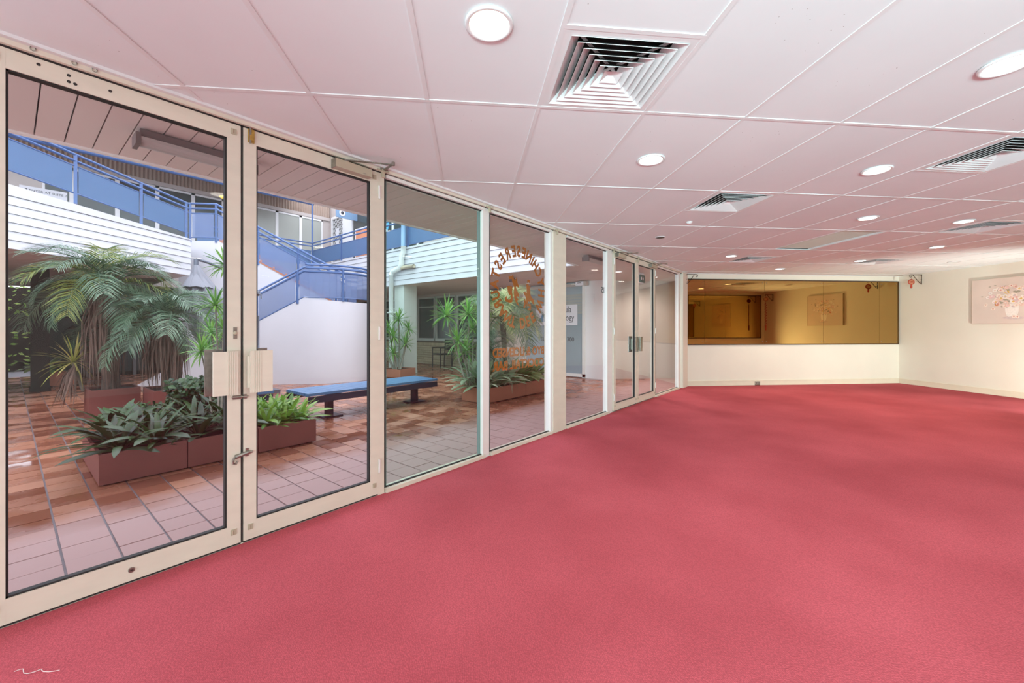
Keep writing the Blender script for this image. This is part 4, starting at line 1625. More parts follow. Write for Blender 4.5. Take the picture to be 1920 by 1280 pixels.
hg = thing('hedge', 'sunlit green hedge glimpsed at the far left end of the arcade', 'hedge', (-.6, 16.5, 0))
rh = random.Random(8)
b = MB()
for k in range(1500):
    x, y, z = rh.uniform(-3.2, 1.2), rh.uniform(16.1, 16.9), rh.uniform(.05, 2.6)
    a, s = rh.uniform(0, 2 * PI), rh.uniform(.05, .09)
    d = Vector((math.cos(a), math.sin(a) * .4, rh.uniform(-.6, .6))).normalized()
    b.strip([Vector((x, y, z)), Vector((x, y, z)) + d * s, Vector((x, y, z)) + d * s * 2], [.004, s * .5, .004], d.orthogonal())
b.obj('leaves', M['hedge'], hg, kind='stuff')
MB().box((-3.2, 16.4, 0), (1.2, 16.6, 2.5)).obj('twig_core', M['soil'], hg)

# ---------------------------------------------------------------- stair (45 degrees to the glazing)


def prism_ab(poly_bz, a0, a1):
    """upright slab: polygon in (b, z), from a0 to a1"""
    n = len(poly_bz)
    ar = sum(poly_bz[i][0] * poly_bz[(i + 1) % n][1] - poly_bz[(i + 1) % n][0] * poly_bz[i][1] for i in range(n))
    if ar < 0:
        poly_bz = poly_bz[::-1]
    v = [(*ab(a0, p[0]), p[1]) for p in poly_bz] + [(*ab(a1, p[0]), p[1]) for p in poly_bz]
    f = [tuple(range(n))[::-1], tuple(range(n, 2 * n))]
    f += [(i, (i + 1) % n, n + (i + 1) % n, n + i) for i in range(n)]
    f = [q[::-1] for q in f]
    return MB().add(v, f)


def pab(a, b, z):
    return (*ab(a, b), z)


AL, AU = 7.85, 8.98
sc = struct('trim_13', pab(AL, -2.5, 0))
sc.name = 'staircase'
MATS['staircase'] = MATS['trim_13']
sc['label'] = 'white rendered courtyard stair with a curved landing and blue railings'
sc['category'] = 'staircase'
del sc['kind']
# lower flight wall and curved landing front
curve = [(7.85, -1.80), (7.86, -1.55), (7.91, -1.25), (8.02, -.98), (8.22, -.74), (8.52, -.57), (8.9, -.50), (9.4, -.48), (10.2, -.48)]
prism_ab([(-5.3, 0), (-5.3, .03), (-1.8, 1.945), (-1.8, 0)], AL, AL + .12).obj('flight_wall', M['extwhite'], sc)
b = MB()
fine = []
for i in range(len(curve) - 1):
    p0, p1, p2, p3 = (Vector(curve[max(0, min(len(curve) - 1, i + q))]) for q in (-1, 0, 1, 2))
    for q in range(6):
        u = q / 6
        fine.append(tuple(.5 * ((2 * p1) + (p2 - p0) * u + (2 * p0 - 5 * p1 + 4 * p2 - p3) * u * u + (3 * p1 - p0 - 3 * p2 + p3) * u ** 3)))
fine.append(curve[-1])
rail_curve = [fine[q] for q in range(3, 38, 3)]
curve_c, curve = curve, fine
inner = []
for i, (a, bb) in enumerate(curve):
    t_ = (Vector(curve[min(i + 1, len(curve) - 1)]) - Vector(curve[max(i - 1, 0)])).normalized()
    inner.append((a + .12 * t_.y, bb - .12 * t_.x))
n = len(curve)
v = []
for (a, bb), (a2, b2) in zip(curve, inner):
    k = min(1, max(0, (bb + 1.8) / 1.0))
    zt = 1.945 - .06 * k
    v += [pab(a, bb, 0), pab(a, bb, zt), pab(a2, b2, zt), pab(a2, b2, 0)]
f = []
for i in range(n - 1):
    for k in range(4):
        l = (k + 1) % 4
        f.append((i * 4 + k, (i + 1) * 4 + k, (i + 1) * 4 + l, i * 4 + l))
b.add(v, f)
b.obj('curved_landing_wall', M['extwhite'], sc, smooth=False)
lp = [ab(a, bb) for a, bb in inner] + [ab(10.2, -1.9), ab(7.97, -1.9)]
MB().prism(lp, 1.50, 1.66).obj('landing_slab', M['extwhite'], sc)
for k in range(10):
    z = 1.66 - .165 * (k + 1)
    b0 = -1.85 - .30 * k
    if z < 0.02:
        break
    prism_ab([(b0 - .30, max(0, z - .2)), (b0, max(0, z - .2)), (b0, z), (b0 - .30, z)], AL + .12, AU - .02).obj('step', M['extwhite'], sc)
for k in range(11):
    z = 1.66 + .165 * (k + 1)
    b0 = -1.15 - .30 * k
    s = prism_ab([(b0 - .30, z - .22), (b0, z - .22), (b0, z), (b0 - .30, z)], AU + .10, 10.15).obj('step', M['extwhite'], sc)
    prism_ab([(b0 - .04, z - .05), (b0 + .006, z - .05), (b0 + .006, z + .004), (b0 - .04, z + .004)], AU - .01, 10.15).obj('nosing', M['tread'], sc)
# upper flight side wall with brick red edge
prism_ab([(-5.2, 0), (-5.2, 3.44), (-4.25, 3.44), (-1.15, 1.72), (-1.15, 0)], AU, AU + .10).obj('flight_wall', M['extwhite'], sc)
prism_ab([(-4.25, 3.44), (-4.25, 3.49), (-1.15, 1.77), (-1.15, 1.72)], AU - .012, AU + .11).obj('edge_capping', M['tread'], sc)
MB().prism([ab(AU + .1, -5.2), ab(AU + .1, -4.2), ab(10.2, -4.2), ab(10.2, -5.2)], 3.2, 3.44).obj('landing_slab', M['extwhite'], sc)
prism_ab([(-4.45, 0), (-4.45, 3.2), (-1.2, 1.3), (-1.2, 0)], 10.15, 10.27).obj('flight_wall', M['extwhite'], sc)


def rail_ab(label, path, lo, hi, rails, posts, pm, plo):
    return railing('stair_railing', label, [pab(*p) for p in path], lo, hi, rails, posts, pm, plo, None, sc)


rail_ab('blue railing of the upper stair flight, bent at the gallery landing',
        [(AU, -4.95, 3.46), (AU, -4.32, 3.46), (AU, -4.1, 3.34), (AU, -1.13, 1.70), (AU, -.9, 1.66)], .06, .66, (.90, .78),
        (.02, .62, 1.75, 2.85, 3.9, 4.2), 'bluemesh', -.06)
lo_path = [(AL, -4.0, .735), (AL, -1.8, 1.96)] + [(a, bb, 1.945) for a, bb in rail_curve]
rail_ab('blue railing of the lower stair flight, curving round the landing over the white wall',
        lo_path, .03, .60, (.70, .62), (.4, 1.35, 2.35, 3.35, 4.3), 'bluemesh', -.05)
t = rail_ab('second blue hand rail on the landing behind the curved railing',
            [(AL + .1, -1.8, 2.0)] + [(a + .08, bb - .05, 1.985) for a, bb in rail_curve], .66, .70, (.75,), (), 'bluemesh', 0)

# ---------------------------------------------------------------- ground floor under the right gallery
gw = struct('wall_brick', (9.5, 9.5, 0))
MB().box((9.50, 6.2, 0), (9.68, 14.2, .90)).obj('brick_backing', M['brickmortar'], gw)
bl, bh, gp = .225, .072, .010
nbk = 0
bm_ = MB().box((-.5, -.5, -.5), (.5, .5, .5)).mesh('brick', M['brick'])
rb_ = random.Random(2)
for r in range(9):
    z = .015 + r * (bh + gp)
    y = 6.25 - (.11 if r % 2 else 0)
    while y < 11.9:
        if r < 8:
            ln = bl
        else:
            ln = bh
        if nbk < 298 and y > 7.0:
            o = link('brick', bm_, gw)
            o.matrix_parent_inverse = MATS[gw.name].inverted()
            o.location = (9.495 + rb_.uniform(-.002, .002), y + ln / 2, z + (bh if r < 8 else .10) / 2)
            o.scale = (.03, ln, bh if r < 8 else .10)
            nbk += 1
        y += ln + gp
for k, (y0, y1) in enumerate(((6.3, 7.35), (7.40, 8.42), (8.47, 9.42), (9.47, 10.5), (10.55, 11.6))):
    t = struct('window_%d' % (30 + k), (9.52, (y0 + y1) / 2, .9))
    MB().box((9.53, y0 + .04, .93), (9.54, y1 - .04, 2.36)).obj('pane', M['glassd'], t)
    b = MB()
    b.box((9.48, y0, .86), (9.56, y0 + .05, 2.40))
    b.box((9.48, y1 - .05, .86), (9.56, y1, 2.40))
    b.box((9.48, y0 + .05, 2.34), (9.56, y1 - .05, 2.40))
    b.box((9.46, y0, .84), (9.56, y1, .93))
    b.box((9.50, y0 + .05, 2.02), (9.55, y1 - .05, 2.06))
    b.obj('window_frame', M['column'], t)
MB().box((9.56, 6.2, .84), (9.7, 14.2, ZB)).obj('room_dark_wall', M['dark'], gw)
MB().box((9.46, 6.2, 2.40), (9.7, 14.2, ZB)).obj('wall_head', M['passage'], gw)
MB().box((4.2, 14.0, 0), (9.6, 14.2, ZB)).obj('end_wall', M['upwall'], gw)

# medical suite shopfront at x = 9.34
sf = struct('wall_shopfront', (9.36, 4, 0))
MB().box((9.36, 2.45, .10), (9.37, 4.35, 2.36)).obj('shop_glass', M['glassb'], sf)
for y0, y1 in ((2.42, 2.50), (4.33, 4.41), (5.5, 5.6)):
    MB().box((9.31, y0, 0), (9.42, y1, 2.38)).obj('shop_mullion', M['framew'], sf)
MB().box((9.31, 2.42, .02), (9.42, 6.2, .10)).obj('shop_sill', M['framew'], sf)
MB().box((9.31, 2.42, 2.36), (9.42, 6.2, 2.44)).obj('shop_head', M['passage'], sf)
MB().box((9.36, 4.41, .10), (9.40, 6.2, 2.36)).obj('pale_panel', M['passage'], sf)
MB().box((9.42, 1.95, 0), (9.55, 6.25, ZB + .05)).obj('dark_room_wall', M['glassb'], sf)
MB().box((9.33, 1.93, 0), (9.45, 2.42, ZB + .05)).obj('white_pier', M['white'], sf)
bl_ = MB()
for k in range(7):
    z = 2.10 - k * .075
    bl_.box((9.352, 2.52, z), (9.358, 4.3, z + .06))
bl_.obj('blind_slats', M['blind'], sf, kind='stuff')
sg = thing('shop_sign', 'white square sign with blue heart shaped mark and serif lettering on grey shop glass', 'sign', (9.34, 3.3, 1.35))
MB().box((9.33, 2.655, 1.352), (9.35, 3.98, 1.895)).obj('sign_board', M['signwhite'], sg)
# local text frame: reader looks along +x, right is -y
RT = (PI / 2, 0, -PI / 2)
text('ula', .24, (9.327, 2.93, 1.765), RT, 'ink', sg, sx=.72)
text('ogy', .24, (9.327, 2.875, 1.55), RT, 'ink', sg, sx=.76)
b = MB()


def fan(b, cy, cz, pts, x=9.327):
    n = len(pts)
    b.add([(x, cy + p, cz + q) for p, q in pts] + [(x + .004, cy + p, cz + q) for p, q in pts], [tuple(range(n)), tuple(range(n, 2 * n))[::-1]])


fan(b, 3.70, 1.45, [(0, 0), (0, .21), (-.05, .23), (-.09, .20), (-.09, .0)])
b.obj('logo_leaf', M['signblue'], sg)
b = MB()
fan(b, 3.72, 1.45, [(0, .0), (0, .19), (.05, .22), (.07, .12), (.15, .10), (.17, .05), (.12, .0)])
b.obj('logo_leaf', M['signblue'], sg)
text('TEL', .15, (9.352, 3.80, .975), RT, 'ink', sf)
text('300', .15, (9.352, 2.87, .980), RT, 'ink', sf)
ab_ = thing('alarm_box', 'small white box with black print above the shopfront corner', 'alarm box', (9.25, 2.45, 2.3))
MB().box((9.18, 2.38, 2.36), (9.31, 2.62, 2.46)).obj('box_body', M['signwhite'], ab_)
MB().box((9.16, 2.30, 2.36), (9.31, 2.38, 2.46)).obj('side_bracket', M['passage'], ab_)
MB().box((9.177, 2.46, 2.42), (9.18, 2.57, 2.435)).obj('black_print', M['ink'], ab_)
batten('strip light on the passage ceiling behind the window lettering', 7.55, 7.65, 3.4, CZ - .05)
# diagonal wall of the far passage
dw = struct('wall_passage', (10.4, 1, 0))
MB().prism([(9.45, 1.95), (11.42, .03), (11.52, .13), (9.55, 2.05)], 0, ZB + .05).obj('wall_face', M['passage'], dw)
MB().box((9.40, .0, 0), (11.6, .05, ZB + .05)).obj('wall_face', M['passage'], dw)
ex = thing('exit_sign', 'hanging double sided exit sign with a dark green face beyond the far door', 'exit sign', (8.66, .72, 2.3))
MB().box((8.56, .66, 2.26), (8.80, .69, 2.42)).obj('green_face', M['exitg'], ex)
MB().box((8.55, .69, 2.25), (8.81, .76, 2.43)).obj('sign_body', M['signwhite'], ex)
MB().box((8.50, .70, 2.43), (8.86, .75, 2.478)).obj('ceiling_plate', M['white'], ex)
MB().box((8.58, .657, 2.31), (8.63, .66, 2.37)).obj('pictogram', M['signwhite'], ex)
fan_ = MB()
fan_.add([(8.66, .658, 2.34), (8.72, .658, 2.375), (8.72, .658, 2.305), (8.66, .661, 2.34), (8.72, .661, 2.375), (8.72, .661, 2.305)], [(0, 1, 2), (3, 5, 4)])
fan_.obj('pictogram', M['signwhite'], ex)
for (x, y, n) in ((8.2, 1.0, 'added fill downlight in the passage ceiling outside the wide pier'), (9.6, .75, 'added fill downlight in the passage ceiling outside the far door')):
    lamp('passage_fill_beam', 'SPOT', (x, y, CZ - .02), (0, 0, 0), 130, (1.0, .9, .8), spot_size=math.radians(160), spot_blend=1.0, shadow_soft_size=.08)  # added lamp, put in to brighten the passage
    t = thing('passage_fill_light', n, 'downlight', (x, y, CZ))
    MB().lathe([(.001, -.004), (.07, -.004), (.075, .002), (.001, .003)], 18, close=False).obj('lens', M['lens2'], t, world=False)
    MB().lathe([(.071, -.006), (.09, -.005), (.092, .002), (.071, .002)], 18, close=False).obj('trim_ring', M['rail'], t, world=False)
# ================================================================== PLANTERS


def planter(label, x0, x1, y0, y1, h, m='planter', rz=0, soil=True, grp=None):
    cx_, cy_ = (x0 + x1) / 2, (y0 + y1) / 2
    w, d = (x1 - x0) / 2, (y1 - y0) / 2
    t = thing('planter', label, 'planter', (cx_, cy_, 0), rz, grp)
    wl = .022
    for (a, b_, c, e) in ((-w, w, -d, -d + wl), (-w, w, d - wl, d), (-w, -w + wl, -d + wl, d - wl), (w - wl, w, -d + wl, d - wl)):
        MB().box((a, b_ if False else c, 0.012), (b_, e, h)).obj('side_panel', M[m], t, world=False)
    MB().box((-w + .03, -d + .03, 0.0), (w - .03, d - .03, .03)).obj('base_plate', M['grime'], t, world=False)
    MB().box((-w + wl, -d + wl, .03), (w - wl, d - wl, h - .03)).obj('soil', M['soil'], t, world=False)
    return t


planter('maroon planter at the near left end of the front row', .472, 1.032, 1.82, 2.95, .255)
planter('maroon planter in the middle of the front row', 1.040, 1.605, 1.82, 2.95, .255)
planter('maroon planter at the right end of the front row, bright green leaves in it', 1.612, 2.185, 1.82, 2.75, .255)
planter('tall square maroon tub under the left palm', .69, 1.20, 4.95, 5.50, .44)
planter('tall square maroon tub under the right palm, behind the front row', 1.23, 1.86, 4.35, 5.0, .43)
planter('low terracotta planter in the dark arcade at the far left', .40, .98, 10.6, 11.1, .30, 'planterb')
planter('terracotta planter beside the pale column, spiky canes in it', 6.22, 6.86, 6.12, 6.72, .22, 'planterb', math.radians(16))
planter('terracotta planter outside the lettered window, near end', 5.03, 6.15, 1.905, 2.46, .255, 'planterb')
planter('terracotta planter outside the lettered window, far end', 6.16, 6.78, 1.905, 2.46, .255, 'planterb')

# ------------------------------------------------------------------ leaf meshes


def strap_leaf(L, Wd, lift, curl, seg=6, fold=.22, tip=.02):
    """blade leaving the origin along +x at angle lift and curling down"""
    pts, ws = [], []
    x = z = 0.0
    a = lift
    for k in range(seg + 1):
        u = k / seg
        pts.append((x, 0, z))
        ws.append(Wd * (.35 + .65 * math.sin(PI * min(1, .18 + u * .72))) * (1 if u < .92 else .12 + tip))
        x += L / seg * math.cos(a)
        z += L / seg * math.sin(a)
        a -= curl / seg
    ws[-1] = Wd * .05
    return MB().strip(pts, ws, (0, 1, 0), fold)


def leaf_set(prefix, m, specs):
    return [strap_leaf(*s).mesh(prefix, M[m], True) for s in specs]


BR = leaf_set('leaf', 'brom', [(.34, .021, 1.2, .9), (.38, .024, .9, 1.0), (.42, .025, .6, 1.0), (.38, .023, .3, .6)])
BG = leaf_set('leaf', 'bromb', [(.30, .020, 1.25, .7), (.34, .022, .95, 1.0), (.36, .023, .6, 1.0), (.32, .021, .3, .6)])
CL = leaf_set('leaf', 'clivia', [(.44, .026, 1.3, .8), (.50, .028, 1.1, 1.2), (.50, .028, .85, 1.3), (.42, .026, .55, 1.1)])
LI = leaf_set('leaf', 'lily', [(.44, .050, 1.3, 1.2), (.50, .056, 1.15, 1.7), (.50, .058, .95, 2.0)])
YB = strap_leaf(.36, .03, .5, 1.2).mesh('leaf', M['yellow'], True)


def leafy(name, label, cat, loc, meshes, n, rnd, scale=1.0, group=None, tilt=0.10, odd=None):
    t = thing(name, label, cat, loc, 0, group)
    g = rnd.uniform(0, 6)
    for k in range(n):
        u = k / max(1, n - 1)
        me_ = meshes[min(len(meshes) - 1, int(u * len(meshes)))]
        if odd and k in odd:
            me_ = odd[k]
        o = link('leaf', me_, t, False)
        a = g + k * 2.39996 + rnd.uniform(-.25, .25)
        o.rotation_euler = (rnd.uniform(-.25, .25), rnd.uniform(-tilt, tilt), a)
        o.location = (.012 * math.cos(a), .012 * math.sin(a), rnd.uniform(-.01, .015))
        s = scale * rnd.uniform(.82, 1.12)
        o.scale = (s, s * rnd.uniform(.85, 1.25), s)
    return t


rp_ = random.Random(21)
place_a = [((.62, 1.98), 'front left corner of the left maroon planter'), ((.86, 2.00), 'front right of the left maroon planter'),
           ((.60, 2.36), 'left edge, second row of the left maroon planter'), ((.86, 2.38), 'centre of the left maroon planter'),
           ((.66, 2.74), 'back left of the left maroon planter'), ((.92, 2.74), 'back right of the left maroon planter')]
for (p, w) in place_a:
    leafy('bromeliad', 'dark glossy strap leaved bromeliad at the ' + w, 'plant', (*p, .235), BR, 24, rp_, 1.15)
place_b = [((1.17, 2.02), 'front left of the middle maroon planter'), ((1.45, 2.06), 'front right of the middle maroon planter'),
           ((1.22, 2.45), 'left middle of the middle maroon planter'), ((1.50, 2.50), 'right middle of the middle maroon planter'),
           ((1.32, 2.78), 'back of the middle maroon planter')]
for (p, w) in place_b:
    leafy('bromeliad', 'dark green strap leaved bromeliad at the ' + w, 'plant', (*p, .235), BR, 22, rp_, 1.15)
place_c = [((1.74, 1.99), 'front left'), ((1.92, 1.97), 'front centre'), ((2.08, 2.0), 'front right corner'),
           ((1.70, 2.28), 'middle left'), ((1.90, 2.30), 'very middle'), ((2.07, 2.32), 'middle right'), ((1.78, 2.58), 'back left'), ((2.03, 2.58), 'back right')]
for (p, w) in place_c:
    leafy('bromeliad', 'bright green bromeliad at the %s of the right maroon planter' % w, 'plant', (*p, .235), BG, 22, rp_, 1.05)
place_h = [((5.14, 2.05), 'near front corner'), ((5.14, 2.32), 'near back corner'), ((5.40, 2.05), 'near front edge, second from the corner'),
           ((5.42, 2.33), 'near back edge, second from the corner'), ((5.66, 2.06), 'front edge middle')]
for (p, w) in place_h:
    leafy('clivia', 'silvery strap leaved plant, %s of window planter' % w, 'plant', (*p, .23), CL, 28, rp_, 1.45)
for (p, w) in (((6.02, 2.06), 'front edge'), ((6.40, 2.05), 'middle'), ((6.62, 2.08), 'far end')):
    leafy('broad_leaf_lily', 'broad leaved green lily drooping over the %s of the far window planter' % w, 'plant', (*p, .23), LI, 18, rp_, 1.3)
o = thing('orange_flower', 'small orange flower among silvery leaves by the window', 'flower', (5.22, 2.02, .60))
for k in range(7):
    l = link('petal', strap_leaf(.06, .016, 1.0, .4, 3).mesh('petal', M['signor'], True), o, False)
    l.rotation_euler = (0, 0, k * .9)
MB().tube([(0, 0, 0), (.01, .01, -.36)], .006, 6).obj('stem', M['stem'], o, world=False)

# dry grass tuft


def tuft(label, loc, m, n, L, rnd, spread=1.0, name='dry_grass'):
    t = thing(name, label, 'plant', loc)
    for q in range(3):
        b = MB()
        for k in range(n // 3):
            a = rnd.uniform(0, 2 * PI)
            l = L * rnd.uniform(.6, 1.1)
            e = strap_leaf(l, .007, rnd.uniform(.7, 1.4), rnd.uniform(1.0, 2.2) * spread, 6, .2)
            b.add(e.v, e.f, Matrix.Rotation(a, 4, 'Z'))
        b.obj('blade_clump', M[m], t, world=False, smooth=True)
    return t


tuft('straw coloured dry grass tuft on the near part of the window planter front', (5.78, 1.99, .23), 'straw', 48, .42, rp_, 1.3)
tuft('dark dry grass tuft behind the lily at the window planter', (6.22, 2.30, .23), 'palm', 60, .50, rp_, 1.3)

# dark shrubs between the palms and the front planters


def shrub(label, loc, rx, ry, h, n, m, rnd):
    t = thing('shrub', label, 'shrub', loc)
    for q in range(5):
        a = rnd.uniform(0, 2 * PI)
        MB().tube([(0, 0, 0), (rx * .3 * math.cos(a), ry * .3 * math.sin(a), h * .5), (rx * .6 * math.cos(a), ry * .6 * math.sin(a), h * .85)], [.012, .009, .004], 5).obj('branch', M['stem'], t, world=False)
    b = MB()
    for k in range(n):
        a, u, w = rnd.uniform(0, 2 * PI), rnd.random() ** .5, rnd.random() ** .7
        p = Vector((rx * u * math.cos(a), ry * u * math.sin(a), .06 + (h - .06) * w))
        d = Vector((rnd.uniform(-1, 1), rnd.uniform(-1, 1), rnd.uniform(-.4, .8))).normalized()
        l = rnd.uniform(.05, .11)
        b.strip([p, p + d * l * .5, p + d * l + Vector((0, 0, -.02))], [.004, l * .28, .002], d.orthogonal(), .2)
    b.obj('leaves', M[m], t, world=False, kind='stuff')
    return t


shrub('dark leafy shrub behind the left maroon planter', (.98, 3.45, 0), .34, .30, .36, 700, 'brom', rp_)
shrub('dark leafy shrub behind the middle maroon planter', (1.44, 3.25, 0), .28, .22, .66, 900, 'brom', rp_)

# ------------------------------------------------------------------ palms


def frond_mesh(L, m, rnd, droop=1.6, lift=1.0, nl=38, ll=.34, w=.0062):
    pts = []
    x = z = 0.0
    a = lift
    seg = 12
    for k in range(seg + 1):
        pts.append(Vector((x, 0, z)))
        x += L / seg * math.cos(a)
        z += L / seg * math.sin(a)
        a -= droop / seg
    b = MB()
    b.tube(pts, [.012 * (1 - k / (seg + 2)) for k in range(seg + 1)], 4)
    for k in range(nl):
        u = .18 + .82 * k / (nl - 1)
        i = min(seg - 1, int(u * seg))
        p = pts[i].lerp(pts[i + 1], u * seg - i)
        t = (pts[i + 1] - pts[i]).normalized()
        nrm = Vector((-t.z, 0, t.x))
        l = ll * (math.sin(PI * (.25 + .68 * u)) ** .7) * rnd.uniform(.85, 1.1)
        for s in (1, -1):
            d = (t * .75 + Vector((0, s, 0)) * .85 + nrm * rnd.uniform(.05, .35)).normalized()
            p1 = p + d * l * .5
            p2 = p + d * l + Vector((0, 0, -.28 * l))
            b.strip([p, p1, p2], [w * .6, w, w * .08], d.cross(nrm), .15)
    return b.mesh('frond', M[m], True)


def palm(name, label, loc, h, n, meshes, rnd, trunk_r=.07, skirt=True, scale=1.0, lean=(0, 0), skirt_len=.95):
    t = thing(name, label, 'palm', loc)
    pts = [(lean[0] * (k / 6) ** 1.5, lean[1] * (k / 6) ** 1.5, h * k / 6) for k in range(7)]
    MB().tube(pts, [trunk_r * f for f in (1.25, 1.05, 1, 1.05, 1.1, 1.25, .9)], 10).obj('trunk', M['trunk'], t, smooth=True, world=False)
    top = Vector(pts[-1])
    for k in range(n):
        o = link('frond', meshes[k % len(meshes)], t, False)
        u = k / n
        o.location = top + Vector((0, 0, -.02 - .10 * u))
        a = k * 2.39996 + rnd.uniform(-.2, .2)
        o.rotation_euler = (rnd.uniform(-.25, .25), -.62 + 1.25 * u + rnd.uniform(-.1, .1), a)
        s = scale * rnd.uniform(.85, 1.1)
        o.scale = (s, s, s)
    if skirt:
        b = MB()
        for k in range(300):
            a = rnd.uniform(0, 2 * PI)
            r0, r1 = trunk_r * rnd.uniform(.9, 1.6), trunk_r * rnd.uniform(1.4, 2.9)
            l = skirt_len * rnd.uniform(.45, 1.05)
            c, s = math.cos(a), math.sin(a)
            z0 = -rnd.uniform(.02, .25)
            p = [top + Vector((c * r0, s * r0, z0)), top + Vector((c * r1, s * r1, z0 - l * .45)), top + Vector((c * r1 * .95 + rnd.uniform(-.04, .04), s * r1 * .95, z0 - l))]
            b.strip(p, [.006, .010, .002], (-s, c, 0), .3)
        b.obj('dead_leaf_skirt', M['dead'], t, world=False, kind='stuff')
    return t


rf_ = random.Random(4)
FP = [frond_mesh(.95, 'palm', rf_, 2.1, .85), frond_mesh(1.0, 'palm', rf_, 1.7, .75), frond_mesh(.85, 'palm', rf_, 2.4, .9)]
FD_ = [frond_mesh(.95, 'palmd', rf_, 2.0, .8), frond_mesh(.9, 'palm', rf_, 1.9, .8), frond_mesh(.95, 'palmd', rf_, 2.4, .9)]
FY = [frond_mesh(.85, 'palmy', rf_, 2.0, .9), frond_mesh(.9, 'palm', rf_, 2.2, .8), frond_mesh(.8, 'palmy', rf_, 1.9, .8)]
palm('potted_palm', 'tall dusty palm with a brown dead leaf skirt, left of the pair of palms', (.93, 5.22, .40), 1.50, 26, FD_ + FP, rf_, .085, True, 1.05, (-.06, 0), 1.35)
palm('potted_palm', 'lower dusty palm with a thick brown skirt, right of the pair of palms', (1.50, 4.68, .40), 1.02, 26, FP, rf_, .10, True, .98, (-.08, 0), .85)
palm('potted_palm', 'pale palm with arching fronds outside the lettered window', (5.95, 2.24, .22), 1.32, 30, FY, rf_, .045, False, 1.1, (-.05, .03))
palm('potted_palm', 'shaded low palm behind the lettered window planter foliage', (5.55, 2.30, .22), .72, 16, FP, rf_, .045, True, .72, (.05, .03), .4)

# ------------------------------------------------------------------ cane plants with spiky heads


def rosette_mesh(n, L, w, m, rnd, up=1.0):
    b = MB()
    for k in range(n):
        u = k / n
        lift = 1.45 - 2.1 * u * up
        e = strap_leaf(L * rnd.uniform(.8, 1.1), w, lift + rnd.uniform(-.12, .12), .35 + .5 * u, 4, .25)
        b.add(e.v, e.f, Matrix.Rotation(k * 2.39996, 4, 'Z'))
    return b.mesh('leaf_rosette', M[m], True)


RS = [rosette_mesh(46, .26, .010, 'drac', rf_), rosette_mesh(40, .22, .009, 'drac', rf_)]
RY = [rosette_mesh(40, .42, .010, 'yellow', rf_)]


def cane_plant(label, loc, canes, rnd, meshes=RS, group=None, stemr=.013):
    """canes: list of (head x, head y, head z, size) in world coordinates"""
    t = thing('dracaena', label, 'plant', loc)
    L = Vector(loc)
    for (x, y, z, s) in canes:
        q = Vector((x, y, z)) - L
        base = Vector((q.x * .25 + rnd.uniform(-.03, .03), q.y * .25, 0))
        mid = base.lerp(q, .5) + Vector((rnd.uniform(-.03, .03), rnd.uniform(-.03, .03), 0))
        MB().tube([base, mid, q], [stemr * 1.2, stemr, stemr * .8], 6).obj('cane', M['stem'], t, smooth=True, world=False)
        o = link('leaf_rosette', rnd.choice(meshes), t, False)
        o.location = q
        o.rotation_euler = (rnd.uniform(-.3, .3), rnd.uniform(-.3, .3), rnd.uniform(0, 6))
        o.scale = (s, s, s)
    return t


cane_plant('tall thin caned dracaena with bright spiky heads by the door stile', (1.42, 2.35, .24),
           [(1.50, 2.40, 1.93, 1.05), (1.39, 2.36, 1.50, 1.0), (1.50, 2.45, 1.24, .9), (1.30, 2.5, 1.02, .8)], rf_, RS, None, .008)
cane_plant('bushy green dracaena behind the middle maroon planter', (1.72, 3.4, 0.0),
           [(1.75, 3.3, 1.45, .9), (1.92, 3.5, 1.15, .9), (1.62, 3.5, .95, .9), (1.80, 3.2, .75, .8), (1.95, 3.6, .8, .8), (1.6, 3.3, 1.2, .8)], rf_, RS, None, .012)
cane_plant('yellowing spiky plant leaning from the tub of the left palm', (.72, 5.42, .40), [(.58, 5.45, .80, 1.0)], rf_, RY, None, .02)
# brown dead leaves hanging under the yellow plant
sk = thing('dead_foliage', 'brown dead strap leaves hanging over the left edge of the palm tub', 'dead leaves', (.60, 5.40, .78))
b = MB()
for k in range(44):
    a = rf_.uniform(1.6, 4.8)
    c, s = math.cos(a), math.sin(a)
    l = rf_.uniform(.35, .62)
    b.strip([(0, 0, 0), (c * .12, s * .12, -l * .35), (c * .20 + rf_.uniform(-.05, .05), s * .18, -l)], [.004, .010, .002], (-s, c, 0), .3)
b.obj('hanging_leaves', M['dead'], sk, world=False, kind='stuff')
cane_plant('clump of spiky green canes in the terracotta planter by the column', (6.52, 6.42, .20),
           [(6.55, 6.45, 1.50, 1.35), (6.80, 6.35, 1.25, 1.3), (6.36, 6.40, 1.05, 1.35), (6.10, 6.60, 1.18, 1.3), (6.66, 6.3, .86, 1.2), (6.30, 6.3, .62, 1.25), (6.12, 6.6, .82, 1.25), (6.34, 6.6, 1.3, 1.2)], rf_, RS, None, .022)
cane_plant('spiky bright green canes at the left side of the window planter', (5.10, 2.25, .22),
           [(4.42, 2.18, 1.46, 1.3), (4.98, 2.25, 1.50, 1.2), (4.70, 2.20, 1.05, 1.2), (4.86, 2.2, .88, 1.1), (5.15, 2.3, 1.25, 1.15), (5.3, 2.25, 1.62, 1.2)], rf_, RS, None, .014)
# small leafy plant in the far planter, and dark shapes of planting in the arcade
leafy('broad_leaf_lily', 'small green leafy plant in the far left terracotta planter', 'plant', (.50, 10.75, .26), LI, 16, rp_, 1.1)
palm('potted_palm', 'dim palm in the shadow of the left arcade', (1.4, 10.2, 0), 1.3, 16, FP, rf_, .06, False, .9)

# ================================================================== BENCHES


